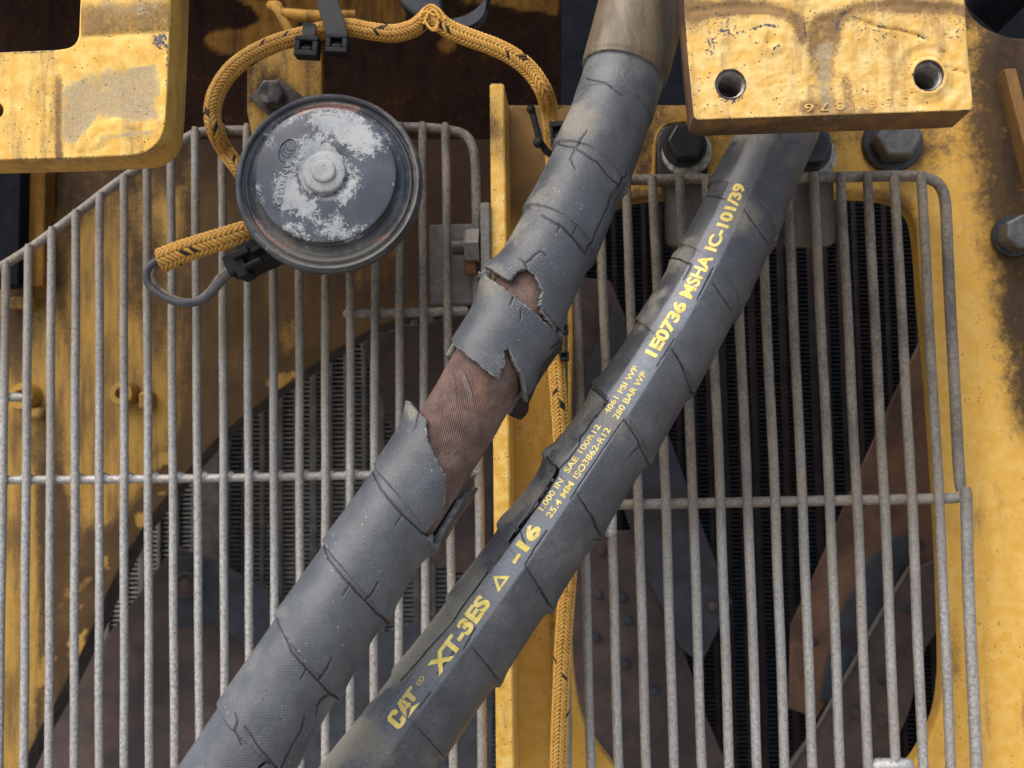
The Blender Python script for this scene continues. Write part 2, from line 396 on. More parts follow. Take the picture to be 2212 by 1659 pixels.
RB = MB().box((-0.7, 0.42, -0.7), (0.7, 0.43, 0.7)).build('dark_backing', M_BLACK, smooth=False)  # added black sheet, stands for the deep shade behind everything
tag(RB, 'black sheet added for the deep shade behind the grilles and the fans', 'dark backing')

# left fan shroud: big sheet with an arc cut out
arc = [(1120, 600), (1000, 640), (860, 690), (780, 725), (700, 775), (600, 845), (520, 905), (450, 968), (370, 1062), (300, 1152), (240, 1265), (185, 1390), (125, 1510), (75, 1600), (30, 1700), (10, 1760)]
arc = [tuple(q) for q in spline(arc, 60)]
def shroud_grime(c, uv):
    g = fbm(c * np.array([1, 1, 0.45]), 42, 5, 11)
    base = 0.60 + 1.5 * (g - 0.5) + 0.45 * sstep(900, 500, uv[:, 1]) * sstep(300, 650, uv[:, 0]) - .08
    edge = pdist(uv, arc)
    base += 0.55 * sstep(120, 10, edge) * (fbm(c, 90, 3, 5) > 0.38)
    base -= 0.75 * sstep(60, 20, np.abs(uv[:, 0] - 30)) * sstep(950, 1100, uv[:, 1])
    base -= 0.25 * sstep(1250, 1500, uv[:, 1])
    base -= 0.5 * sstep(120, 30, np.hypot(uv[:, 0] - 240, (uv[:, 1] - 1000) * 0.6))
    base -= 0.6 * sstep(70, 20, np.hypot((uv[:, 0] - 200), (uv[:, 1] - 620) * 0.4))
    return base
def shroud_dark(c, uv):  # darker towards the top and the upper right
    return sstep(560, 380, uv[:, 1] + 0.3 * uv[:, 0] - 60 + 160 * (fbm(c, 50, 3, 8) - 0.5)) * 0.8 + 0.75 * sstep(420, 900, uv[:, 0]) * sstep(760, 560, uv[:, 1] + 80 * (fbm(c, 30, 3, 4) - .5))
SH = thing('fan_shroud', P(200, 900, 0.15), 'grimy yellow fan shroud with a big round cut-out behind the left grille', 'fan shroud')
plate('shroud_sheet', [(-200, 300), (1120, 300)] + arc + [(-200, 1760)], [], 0.15, 0.02, [M_Y_SHROUD, M_RIM], SH, grid=0.003, bevel=0.001, attrs={'grime': shroud_grime, 'soot': shroud_dark}, side=1)
mpx = mm_px(0.15)
for (u, v, r) in ((276, 852, 27), (62, 858, 30)):
    c = P(u, v, 0.15); r *= mpx
    MB().lathe(c, [(r * 1.1, -0.001), (r * 1.05, 0.006), (r * 0.92, 0.009), (r * 0.5, 0.009), (r * 0.42, 0.007), (r * 0.42, 0.001)], seg=32).build('boss', M_Y_SHROUD, SH)
    MB().lathe(c + np.array([0, -0.0012, 0]), [(r * 0.4, 0), (r * 0.4, 0.0004)], seg=24).build('boss_hole', M_BLACK, SH)
for (u0, v0, u1, v1) in ((20, 640, 75, 668), (60, 880, 95, 905), (300, 845, 330, 885)):
    a, b = P(u0, v1, 0.145), P(u1, v0, 0.145)
    MB().box((a[0], 0.143, a[2]), (b[0], 0.151, b[2])).build('bracket_lug', M_Y_SHROUD, SH, bevel=0.002)
# dark strips left of the shroud
for k, (u0, u1, m, yy, lab) in enumerate(((-60, 45, M_BLACK, 0.125, 'black frame post below the thick yellow plate'), (45, 98, M_WALL, 0.135, 'narrow rusty brown frame strip under the thick yellow plate'))):
    a, b = P(u0, 620, yy), P(u1, 330, yy)
    o = MB().box((a[0], yy, a[2]), (b[0], yy + 0.012, b[2])).build('frame_strip', m, bevel=0.001)
    tag(o, lab, 'frame strip')

# right panel with its rounded opening
opening = [(1240, 620), (1248, 540), (1280, 480), (1340, 440), (1420, 425), (1600, 420), (1800, 422), (1880, 424), (1940, 437), (1972, 470), (1984, 540), (1992, 650), (2008, 820), (2024, 1050), (2034, 1250), (2039, 1420), (2037, 1480), (2027, 1545), (2000, 1608), (1960, 1665), (1900, 1710), (1780, 1740), (1600, 1745), (1440, 1730), (1360, 1690), (1320, 1650), (1267, 1573), (1247, 1506), (1236, 1400), (1232, 1200), (1234, 900)]
opening = [tuple(q) for q in spline(opening + opening[:1], 140)[:-1]]
def pan_soot(c, uv):
    n1 = fbm(c, 45, 4, 21)
    u, v = uv[:, 0], uv[:, 1]
    line = [(2110, 120), (2115, 300), (2120, 420), (2140, 520), (2165, 640), (2185, 760), (2215, 900), (2230, 1000)]
    d = -pdist(uv, [(2175, 60), (2160, 300), (2165, 420), (2190, 520), (2210, 640), (2235, 760), (2260, 900)])
    s = sstep(-150, 5, d + (n1 - .5) * 60) * 1.0
    s = np.maximum(s, sstep(60, 20, np.hypot((u - 1960) * .6, v - 330)) * .45 * sstep(1940, 1990, u))
    s = np.maximum(s, sstep(330, 235, v + 60 * (n1 - .5)) * sstep(1300, 1200, u) * 0.4)
    s = np.maximum(s, 0.85 * sstep(560, 300, v + 160 * (n1 - 0.5)) * sstep(1220, 1300, u) * sstep(1480, 1380, u))
    s = np.maximum(s, sstep(1480, 1440, u) * sstep(420, 470, v) * sstep(640, 560, v) * .6 * (u > 1230))
    s = np.maximum(s, 0.95 * sstep(150, 20, v + 30 * (n1 - .5)) * (u > 1900))
    return s
def pan_grime_shade(c, uv):
    n1 = fbm(c, 30, 4, 31); u, v = uv[:, 0], uv[:, 1]
    g = 0.55 * sstep(520, 300, v) + 0.9 * (n1 - 0.55)
    g += 0.35 * sstep(700, 300, v) * (u < 1300) + 0.3 * (n1 > .45) * sstep(800, 500, v) * (u < 1300) + 0.5 * np.exp(-((u - 1193) / 9.0) ** 2) * (v > 300)  # the dark stroke along the fold is its shade put into the colour
    g += 0.55 * sstep(2130, 2190, u + 40 * (n1 - .5)) * sstep(1000, 800, v)
    g += 0.5 * sstep(30, 5, pdist(uv, opening, True)) * (v < 800)
    g += 0.45 * np.exp(-((u - 2062) / 22.0) ** 2) * (v > 1200)
    return g
def pan_relief(c, uv):
    u = uv[:, 0]
    return 0.0035 * sstep(2090, 2160, u) - 0.003 * np.exp(-((u - 1196) / 12.0) ** 2) + 0.0025 * sstep(1215, 1200, u) * 0
def circle(cu, cv, r, n=40): return [(cu + r * math.cos(2 * math.pi * k / n), cv + r * math.sin(2 * math.pi * k / n)) for k in range(n)]
PN = thing('machine_panel', P(1650, 800, 0.105), 'bright yellow sheet panel with a tall rounded opening behind the right grille', 'machine panel')
plate('panel_sheet', [(1092, 226), (1500, 226), (1500, -380), (2900, -380), (2900, 2000), (1092, 2000)], [opening, circle(2200, -30, 118)], 0.105, 0.012, [M_Y_PANEL, M_RIM], PN, grid=0.0025, bevel=0.0015, attrs={'soot': pan_soot, 'grime': pan_grime_shade}, relief=pan_relief)
# dark tube seen in the round hole at the top right
o = MB().tube([P(2120, 40, 0.15), P(2180, -20, 0.14), P(2260, -70, 0.13)], 0.012, 20).build('intake_pipe', M_BLACK)
tag(o, 'black pipe inside the round hole at the top right corner', 'pipe')
# slanted brown flange at the right edge
c1, c2 = P(2170, 148, 0.09), P(2290, 620, 0.09); w = np.array([0.0055, 0, 0]); dpt = np.array([0, 0.015, 0])
o = MB().hexa([c2, c2 + w, c1 + w, c1, c2 + dpt, c2 + w + dpt, c1 + w + dpt, c1 + dpt]).build('side_flange', M_Y_BLOCKS, bevel=0.0006)
tag(o, 'slanted brown and yellow flange edge at the right side above the hex bolt', 'flange')

# divider flange between the two grilles
a0, a1, b0, b1 = P(1058, 180, 0.07), P(1088, 180, 0.07), P(1072, 1720, 0.07), P(1111, 1720, 0.07)
def vplate(c0, c1, c2, c3, y1): return MB().hexa([c0, c1, c2, c3] + [np.array([q[0], y1, q[2]]) for q in (c0, c1, c2, c3)])
dv = vplate(b0, b1, a1, a0, 0.12)
me = mesh('divider_flange', dv.V, dv.F); bm = bmesh.new(); bm.from_mesh(me)
bmesh.ops.recalc_face_normals(bm, faces=bm.faces)
bmesh.ops.bevel(bm, geom=list(bm.edges), offset=0.0006, segments=2, affect='EDGES')
for k in range(1, 160):
    bmesh.ops.bisect_plane(bm, geom=list(bm.verts) + list(bm.edges) + list(bm.faces), dist=1e-7, plane_co=(0, 0, a0[2] - k * 0.0024), plane_no=(0, 0, 1))
bm.to_mesh(me); bm.free(); c = co(me); uv = proj(c)
attr(me, 'grime', 0.42 * sstep(500, 250, uv[:, 1]) + 0.9 * (fbm(c, 70, 3, 2) - 0.55) + 0.2 * (uv[:, 1] < 700)); attr(me, 'soot', 0.5 * (c[:, 1] > 0.074) * (fbm(c, 60, 3, 9) > .35))
DV = link('divider_flange', me, [M_Y_DIV]); sharp(DV)
tag(DV, 'upright yellow flange seen edge-on between the left and right grilles', 'flange')

# ------------------------------------------------------------------ radiators and fans behind
def radiator(name, u0, u1, v0, v1, y, label, tubes, fin_step, mf, mt, fins_deep=0.02):
    T = thing(name, P((u0 + u1) / 2, (v0 + v1) / 2, y), label, 'radiator')
    a, b = P(u0, v1, y), P(u1, v0, y); fb = MB(); k = 0; z = a[2]
    while z < b[2]:
        fb.obox(((a[0] + b[0]) / 2, y + fins_deep / 2, z), ((b[0] - a[0]) / 2, 0, 0), (0, fins_deep / 2, 0.0022), (0, -0.00004, 0.00035)); z += fin_step
    fb.build('fin_pack', mf, T, smooth=False)
    for u, w in tubes:
        c = P(u, (v0 + v1) / 2, y)
        MB().box((c[0] - w / 2, y - 0.002, a[2]), (c[0] + w / 2, y + fins_deep, b[2])).build('tube', mt, T, bevel=0.0008)
    MB().box((a[0], y + fins_deep + 0.003, a[2]), (b[0], y + fins_deep + 0.005, b[2])).build('back_sheet', M_BLACK, T, smooth=False)
radiator('radiator', 60, 1060, 640, 1720, 0.30, 'grey finned radiator core seen through the left grille', [(u, 0.0032 if k % 2 else 0.0048) for k, u in enumerate(range(86, 1060, 37))], 0.0033, M_FINL, M_TUBE)
radiator('radiator', 1225, 2060, 380, 1760, 0.29, 'dark finned radiator core seen through the right grille', [(u, 0.003 if k % 2 else 0.0045) for k, u in enumerate(range(1240, 2060, 33))], 0.0030, M_FIND, M_TUBED)
c2 = P(472, 1150, 0.29)
o = MB().box((c2[0] - 0.017, 0.285, -0.4), (c2[0] + 0.002, 0.293, 0.05)).build('core_rail', M_TUBE, bevel=0.001)
tag(o, 'plain grey vertical rail in front of the left radiator core', 'rail')

def polyplate(name, poly, y, t, mat, parent, tilt=0, **k):
    return plate(name, poly, [], y, t, [mat], parent, bevel=0.0008, **k)
LF = thing('fan', P(600, 1500, 0.25), 'brown painted fan with grey hub plates behind the left grille', 'fan')
polyplate('blade', [(20, 1720), (63, 1626), (173, 1452), (253, 1346), (300, 1282), (360, 1202), (385, 1182), (460, 1209), (520, 1242), (600, 1275), (640, 1420), (780, 1500), (780, 1740), (20, 1740)], 0.25, 0.003, M_BLADE, LF)
polyplate('hub_bracket', [(381, 1205), (430, 1200), (520, 1246), (596, 1284), (610, 1420), (545, 1402), (500, 1372), (455, 1345), (385, 1360), (378, 1290)], 0.244, 0.0035, M_BLADEG, LF)
c = P(405, 1262, 0.244)
MB().lathe(c, [(0.0085, -0.001), (0.0085, 0.002), (0.007, 0.003), (0.006, 0.0022), (0.004, 0.0025), (0.0035, 0.005), (0.002, 0.0055)], seg=28).build('rivet', M_BLADE, LF)
polyplate('blade', [(783, 748), (800, 726), (880, 706), (1060, 668), (1064, 1260), (915, 1212), (875, 1010), (838, 905)], 0.25, 0.003, M_BLADE, LF)
polyplate('hub_plate', [(640, 1420), (760, 1390), (1064, 1290), (1064, 1740), (640, 1740)], 0.247, 0.003, M_BLADEG, LF)

RF = thing('fan', P(1650, 1350, 0.22), 'rust brown fan with riveted blades and blue grey hub plates behind the right grille', 'fan')
polyplate('blade', [(1232, 612), (1262, 600), (1318, 606), (1352, 690), (1300, 880), (1236, 1000)], 0.222, 0.003, M_BLADE, RF)
polyplate('hub_bracket', [(1330, 650), (1365, 740), (1430, 900), (1505, 1106), (1541, 1200), (1581, 1300), (1514, 1437), (1470, 1398), (1400, 1250), (1330, 1050), (1262, 900), (1270, 790)], 0.214, 0.003, M_BLADEG, RF)
polyplate('blade', [(1226, 1150), (1367, 1145), (1430, 1313), (1475, 1400), (1530, 1560), (1610, 1740), (1226, 1740)], 0.219, 0.003, M_BLADE, RF)
polyplate('blade', [(1996, 720), (1915, 890), (1830, 1080), (1760, 1240), (1708, 1350), (1704, 1530), (1765, 1552), (1830, 1440), (1900, 1300), (2060, 1190), (2060, 720)], 0.23, 0.003, M_BLADEL, RF)
polyplate('hub_bracket', [(1975, 1150), (1930, 1165), (1880, 1205), (1820, 1320), (1782, 1450), (1772, 1512), (1800, 1520), (1850, 1440), (1900, 1330), (1950, 1230), (2000, 1180)], 0.226, 0.003, M_BLADEG, RF)
polyplate('hub_plate', [(1680, 1680), (1770, 1562), (1830, 1455), (1885, 1350), (1955, 1236), (2060, 1195), (2060, 1310), (2000, 1400), (1962, 1545), (1925, 1625), (1890, 1740), (1660, 1740)], 0.22, 0.003, M_BLADE, RF)
a = [P(1965, 1225, 0.2165), P(1900, 1330, 0.2165), P(1840, 1440, 0.2165), P(1770, 1562, 0.2165), P(1690, 1680, 0.2165)]
MB().tube(a, 0.0012, 8).build('folded_edge', M_GREYPL, RF)
RIV = {}
for q in RF.children:
    RIV.setdefault(round(float(min(v.co.y for v in q.data.vertices)) + RF.location.y, 3), q)
RIV = {k: min(RIV.items(), key=lambda kv: abs(kv[0] - k))[1] for k in (.219, .214, .22, .23)}
for (u, v, y) in [(1300, 1190, .219), (1292, 1283, .219), (1357, 1340, .219), (1287, 1376, .219), (1351, 1434, .219), (1414, 1493, .219), (1345, 1290, .219), (1540, 1310, .214), (1955, 1312, .22), (1965, 1409, .22), (1908, 1469, .22), (1848, 1540, .22), (1905, 1559, .22), (1860, 1085, .23), (1755, 1385, .23)]:
    MB().lathe(P(u, v, y), [(0.0030, -0.001), (0.0030, 0.0010), (0.0023, 0.0024), (0.001, 0.003)], seg=18).build('rivet', M_BLADEG if (u + v) % 2 else M_BLADE, RIV[y])

# ------------------------------------------------------------------ grilles
def bar_grime_shade(c):  # grime, plus shade growing upwards and to the right put into the colour
    uv = proj(c); n1 = fbm(c, 40, 3, 41)
    up = sstep(1450, 420, uv[:, 1]); right = sstep(350, 1100, uv[:, 0])
    return np.clip(0.15 + 0.12 * (uv[:, 0] > 1150) + 0.60 * up + 0.5 * right * (0.5 + 0.5 * up) - 0.12 * (uv[:, 0] > 1300) * sstep(900, 1600, uv[:, 1]) + 0.55 * (n1 - 0.5), 0, 1.1)
def rod(name, pts, r, parent, mat=M_BAR, seg=14, wob=0.00012, blobs=()):
    pts, s = resample(np.asarray(pts, float), 0.003); k = rng.random() * 50
    pts = pts + wob * np.stack([np.sin(s * 60 + k), 0 * s, 0 * s], 1)
    rr = r * (1 + 0.05 * (fbm(pts, 300, 2, int(k)) - .5)); e = np.minimum(np.arange(len(pts)), np.arange(len(pts))[::-1])
    rr = np.where(e == 0, rr * 0.72, rr)
    m = MB().tube(pts, rr, seg)
    for q, br in blobs: m.ball(q, br)
    me = mesh(name, m.V, m.F); attr(me, 'grime', bar_grime_shade(co(me))); o = link(name, me, [mat], parent); return sharp(o, 60)
GL = thing('grille_guard', P(500, 1000, 0.08), 'welded grille of grey vertical bars on the left, with a sloping top edge', 'grille')
YB = 0.078
u_top = [10, 59, 110, 163, 215, 268, 319, 372, 425, 482, 536, 591, 647, 703, 757, 811, 865, 912, 962]
v_top = [570, 528, 490, 453, 415, 376, 340, 305, 275, 268, 268, 268, 268, 268, 268, 266, 265, 264, 266]
for i, (u, vt) in enumerate(zip(u_top, v_top)):
    ub = -3 + 54.3 * i; sl = (ub - u) / (1659 - 786)
    if i > 14: sl = (970 + (i - 18) * 53.6 - u) / (900 - 266); ub = u + sl * (1659 - 786)
    pts = [P(u + sl * (v - 786 if i <= 14 else v - 266), v, YB) for v in (vt, 600 if vt < 560 else 640, 900, 1200, 1500, 1720)]
    rod('bar', pts, 0.00212, GL)
def cross(pts, r, parent, us, y, name='cross_rod'):
    bl = []
    for (u, v) in us: bl.append((P(u, v, y), (0.0045, 0.0030, 0.0032)))
    rod(name, [P(u, v, y) for u, v in pts], r, parent, blobs=bl)
cross([(-40, 1037), (200, 1036), (500, 1032), (760, 1027), (1000, 1022), (1036, 1021)], 0.0022, GL, [(6 + 54.0 * i - 1, 1037 - 0.016 * 54 * i) for i in range(19)], YB + 0.003)
cross([(768, 678), (870, 676), (1010, 672)], 0.0024, GL, [(759, 678), (813, 677), (866, 676), (918, 675), (969, 673)], YB + 0.003)
cross([(-10, 858), (52, 858)], 0.0024, GL, [], YB + 0.003)
rod('frame_rod', [P(*q, YB + 0.004) for q in spline([(-30, 596), (60, 540), (160, 466), (260, 390), (330, 345), (400, 300), (430, 286), (480, 282), (600, 281), (800, 277), (900, 275), (960, 280), (1002, 290), (1020, 315), (1027, 360), (1030, 500), (1032, 800), (1037, 1200), (1042, 1720)], 160)], 0.0024, GL)

GR = thing('grille_guard', P(1700, 1000, 0.085), 'welded grey bar grille on the right, over the opening of the bright yellow panel', 'grille')
YR = 0.086
k14 = 0
for k in range(14):
    um = 1498 + (k - 4) * 59.1; ub = 1515 + (k - 4) * 59.8; ut = 1990 - (13 - k) * 58.0
    vt = 372 if k > 7 else 380
    rod('bar', [P(*q, YR) for q in [(ut + (0.048 * (vt - 417) * .3), vt), (ut + (um - ut) * .4, 680), (um, 1103), (ub, 1639), (ub + 4, 1720)]], 0.00235, GR)
cross([(1230, 1092), (1500, 1087), (1800, 1081), (2030, 1077), (2078, 1075)], 0.0026, GR, [(1498 + (k - 4) * 59.1 - 1, 1087 - (k - 4) * 1.1) for k in range(14)], YR + 0.003)
rod('frame_rod', [P(*q, YR + 0.003) for q in spline([(1225, 1720), (1220, 1300), (1216, 1050), (1216, 520), (1222, 430), (1250, 396), (1300, 389), (1500, 388), (1800, 383), (1960, 380), (2005, 386), (2030, 402), (2041, 435), (2046, 520), (2058, 760), (2068, 960), (2076, 1062)], 160)], 0.0027, GR)
rod('frame_rod', [P(*q, YR + 0.001) for q in [(2086, 1052), (2090, 1200), (2100, 1450), (2112, 1720)]], 0.0028, GR)
for (u0, v0, u1, v1) in ((1884, 1640, 1976, 1700), (1304, 1092, 1332, 1165)):
    a, b = P(u0, v1, YR - 0.001), P(u1, v0, YR - 0.001)
    MB().box((a[0], YR - 0.003, a[2]), (b[0], YR + 0.004, b[2])).build('weld_tab', M_BAR, GR, bevel=0.003)

# grille clips
def clip(u0, v0, u1, v1, y, label, t=0.003):
    a, b = P(u0, v1, y), P(u1, v0, y)
    w = (b[0] - a[0]); h = b[2] - a[2]; pts = []
    for cx, cz, a0 in ((b[0] - .004, b[2] - .004, 0), (a[0] + .004, b[2] - .004, 90), (a[0] + .004, a[2] + .004, 180), (b[0] - .004, a[2] + .004, 270)):
        for q in range(5): pts.append((cx + .004 * math.cos(R_(a0 + q * 22.5)), cz + .004 * math.sin(R_(a0 + q * 22.5))))
    o = plate('grille_clip', pts, [], y, t, [M_GREYPL], world=True, bevel=0.0008)
    return tag(o, label, 'clip', 'grey clip plates holding the grilles')
clip(1438, 372, 1530, 532, YR + 0.0055, 'dusty grey clip plate under the black bolt left of the printed hose')
clip(1690, 374, 1800, 534, YR + 0.0055, 'dusty grey clip plate right of the printed hose, behind the bars')
CB = thing('clamp_bracket', P(985, 580, 0.085), 'dusty grey two-leaf bracket with a nut, beside the upright yellow flange', 'bracket')
clip_o = None
a, b = P(928, 660, 0.0875), P(1043, 482, 0.0875)
MB().box((a[0], 0.087, a[2]), (b[0], 0.0905, b[2])).build('back_leaf', M_GREYPL, CB, bevel=0.001)
a, b = P(1040, 688, 0.066), P(1058, 436, 0.066)
MB().box((a[0], 0.066, a[2]), (b[0], 0.09, b[2])).build('side_leaf', M_GREYPL, CB, bevel=0.001)
c = P(1022, 532, 0.074)
MB().lathe(c + np.array([0.0035, 0, 0]), [(0.0088, 0), (0.0088, 0.0062), (0.0078, 0.0072), (0.004, 0.0072)], axis=(-1, 0, 0), seg=6).build('nut', M_GREYPL, CB, ang=20)
tp = []
for k in range(40):
    tp.append(((0.0042 if k % 4 < 2 else 0.0036), 0.006 + k * 0.0002))
MB().lathe(c + np.array([0.0035, 0, 0]), tp, axis=(-1, 0, 0), seg=24).build('threaded_stud', M_BOLT, CB)
MB().lathe(P(1030, 572, 0.080), [(0.005, 0), (0.0055, 0.005), (0.004, 0.006)], axis=(-1, 0, 0), seg=24).build('rusty_spacer', plain('rust', (0.16, 0.075, 0.035), 0.8), CB)

# ------------------------------------------------------------------ bolts on the right panel
def hex_bolt(name, u, v, y, rh, hh, label, mh=M_BOLT, wash=None, rot=10, group='hex bolts on the machine panels', axis=(0, -1, 0.0)):
    c = P(u, v, y); T = thing(name, c, label, 'bolt', group); A = np.array(axis, float); A /= np.linalg.norm(A)
    X = np.cross(A, [0, 0, 1.]); X /= np.linalg.norm(X); Y = np.cross(A, X); h0 = 0.0
    if wash:
        wr, wt, wm = wash
        MB().lathe(c, [(wr, 0), (wr, wt * .7), (wr * .96, wt), (rh * .6, wt)], axis=A, seg=48).build('washer', wm, T); h0 = wt
    V = []
    def ring(r, h, circ=False): return [c + A * h + r * (math.cos(R_(60 * k + rot)) * X + math.sin(R_(60 * k + rot)) * Y) for k in range(6)]
    V = ring(rh, h0) + ring(rh, h0 + hh * .86) + ring(rh * .90, h0 + hh) ; f = []
    for l in range(2):
        for k in range(6): f.append((l * 6 + k, l * 6 + (k + 1) % 6, l * 6 + 6 + (k + 1) % 6, l * 6 + 6 + k))
    f.append(tuple(12 + k for k in range(6)))
    MB().add(V, f).build('head', mh, T, bevel=0.0007, ang=20)
    return T
hex_bolt('panel_bolt', 1925, 312, 0.105, 0.0118, 0.011, 'big grey hex bolt with chipped paint under the yellow block, above the right grille', M_BOLT, (0.0150, 0.004, M_BOLTB), 0)
hex_bolt('panel_bolt', 2186, 512, 0.100, 0.0088, 0.011, 'grey hex bolt on the sooty patch at the right edge', M_BOLT, (0.0105, 0.0025, M_BOLTB), 25)
for (u, v, lab) in ((1478, 318, 'oily black hex bolt on a black tab, left of the printed hose top'), (1745, 328, 'dark bolt half hidden behind the printed hose top')):
    tb = thing('grille_tab', P(u, v + 10, 0.1), 'black rounded tab ' + ('on the panel left of the printed hose top' if u < 1600 else 'on the panel behind the printed hose top'), 'tab', 'black tabs on the panel')
    plate('tab_plate', [(u - 58, 400), (u - 58, v - 20), (u - 48, v - 42), (u - 20, v - 52), (u + 20, v - 52), (u + 46, v - 42), (u + 54, v - 20), (u + 50, 400)], [], 0.099, 0.004, [M_BOLTB], tb, bevel=0.0008)
    hex_bolt('tab_bolt', u, v, 0.099, 0.0098, 0.008, lab, M_BOLTB, (0.0112, 0.0045, M_BOLTB), 0)
    cc = P(u + 2, v + 6, 0.099)
    o = MB().lathe(cc + np.array([.0008, 0, -.0012]), [(0.0126, 0), (0.0126, 0.0012), (0.0115, 0.0016)], seg=48).build('washer_ring', M_WHITE)
    tag(o, 'worn white washer under the black bolt ' + ('left of the printed hose top' if u < 1600 else 'behind the printed hose top'), 'washer', 'white washers')
# raised pressing around the left tab
o = MB().tube([P(*q, 0.1045) for q in spline([(1412, 392), (1414, 330), (1420, 290), (1442, 268), (1480, 262)], 30)], 0.0011, 10).build('weld_bead', M_Y_SHROUD)
tag(o, 'curved brown bead on the panel around the black tab', 'weld bead')

#==OBJECTS==
# ------------------------------------------------------------------ thick yellow plate, top left
def rounded(pts, rad, n=8):
    """round chosen corners of a polygon: pts rows (u, v, r)"""
    out = []; m = len(pts)
    for i in range(m):
        p0, p, p1 = np.array(pts[i - 1][:2], float), np.array(pts[i][:2], float), np.array(pts[(i + 1) % m][:2], float); r = pts[i][2]
        if r <= 0: out.append(tuple(p)); continue
        a, b = (p0 - p) / np.linalg.norm(p0 - p), (p1 - p) / np.linalg.norm(p1 - p)
        for t in np.linspace(0, 1, n):
            out.append(tuple((1 - t) ** 2 * (p + a * r) + 2 * t * (1 - t) * p + t * t * (p + b * r)))
    return out
PLF = -0.025
plate_outer = rounded([(-200, -140, 0), (371, -140, 0), (366, 70, 0), (358, 215, 0), (351, 333, 74), (140, 343, 0), (-200, 358, 0)], 1, 12)
cutout = [(-200, 115), (0, 112), (120, 106)] + rounded([(120, 106, 0), (166, 100, 26), (170, 70, 0), (176, -140, 0)], 1, 8)[1:] + [(-200, -140)]
plate_outer = [(190, -420), (382, -420), (366, 70), (360, 215)] + rounded([(360, 215, 0), (351, 333, 74), (140, 343, 0)], 1, 12)[1:-1] + [(140, 343), (-200, 352), (-200, 115), (0, 112), (120, 107)] + rounded([(120, 107, 0), (166, 101, 28), (170, 70, 0)], 1, 8)[1:-1]
def pl_bare(c, uv):
    u, v = uv[:, 0], uv[:, 1]; n = fbm(c, 120, 4, 51)
    m = sstep(26, -26, psd(uv, [(172, 165), (250, 148), (340, 128), (352, 190), (345, 262), (300, 272), (215, 262), (196, 290), (170, 318), (150, 322), (128, 300), (130, 200)])) * 0.72
    m -= 0.45 * sstep(14, 3, pdist(uv, [(172, 318), (186, 296), (210, 274), (250, 264), (290, 272)]))
    m -= 0.45 * sstep(12, 3, pdist(uv, [(275, 136), (310, 133), (335, 128)])) + 0.3 * sstep(10, 2, pdist(uv, [(356, 130), (353, 270)]))
    m = np.maximum(m, 0.42 * sstep(60, 20, v) * sstep(176, 230, u) * sstep(368, 330, u))
    m = np.maximum(m, 0.62 * sstep(12, 2, pdist(uv, [(220, 298), (280, 290), (335, 284)])))
    return m + 0.10 * (n - 0.5)
def pl_grime(c, uv):
    u, v = uv[:, 0], uv[:, 1]; n = fbm(c, 90, 4, 52)
    g = 0.55 * sstep(70, 15, np.abs(v - 42 + 0.04 * (u - 200))) * (u > 175)
    g = np.maximum(g, 0.62 * sstep(18, 2, np.abs(u - 127 - 4 * (n - .5))) * sstep(135, 180, v))
    g = np.maximum(g, 0.45 * sstep(26, 4, np.abs(v - 105)) * sstep(175, 60, u))
    g = np.maximum(g, 0.4 * sstep(20, 4, pdist(uv, [(195, 325), (240, 300), (335, 292), (345, 270)])))
    g = g + 0.25 * (n - .5)
    return np.where(c[:, 1] > PLF + 0.0015, 0.2 + 0.5 * (n - .5), g * 1.25)
def pl_chip(c, uv):
    d = psd(uv, [(322, 74), (362, 70), (360, 105), (350, 112), (332, 100)])
    m = 0.46 * sstep(9, 0, pdist(uv, [(366, 20), (364, 70), (357, 215), (350, 290), (330, 322), (285, 336), (140, 342), (-20, 345)])) * (fbm(c, 60, 3, 19) > .42) + .44 * sstep(8, 0, pdist(uv, [(-20, 116), (100, 110), (150, 104)])) + 0.62 * sstep(5, -5, d) + .6 * sstep(6, 1, pdist(uv, [(233, 77), (240, 80)])) + .45 * sstep(4, 1, pdist(uv, [(255, 76), (300, 72)])) + 0.5 * sstep(6, 1, pdist(uv, [(97, 320), (98, 330)])) + .5 * sstep(4, 1, pdist(uv, [(390, 177), (394, 182)]))
    return m
def pl_relief(c, uv):
    u, v = uv[:, 0], uv[:, 1]
    r = -0.0007 * sstep(40, -30, psd(uv, [(172, 165), (345, 128), (345, 262), (215, 262), (160, 318), (135, 300)]))
    r += 0.0004 * sstep(14, 3, pdist(uv, [(172, 318), (186, 296), (210, 274), (250, 264), (290, 272)])) - 0.0006 * np.exp(-((v - 74 + .06 * (u - 250)) / 6.) ** 2) * (u > 180)
    r -= 0.0005 * np.exp(-((u - 124) / 9.) ** 2) * (v > 130)
    return r + 0.0002 * (fbm(c, 300, 4, 60) - .5)
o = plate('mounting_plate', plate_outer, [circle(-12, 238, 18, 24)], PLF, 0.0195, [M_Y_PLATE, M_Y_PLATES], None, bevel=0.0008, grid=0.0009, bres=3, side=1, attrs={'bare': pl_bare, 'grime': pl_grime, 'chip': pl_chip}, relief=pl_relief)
tag(o, 'thick yellow plate with a rounded corner and worn grey patch, top left', 'steel plate')

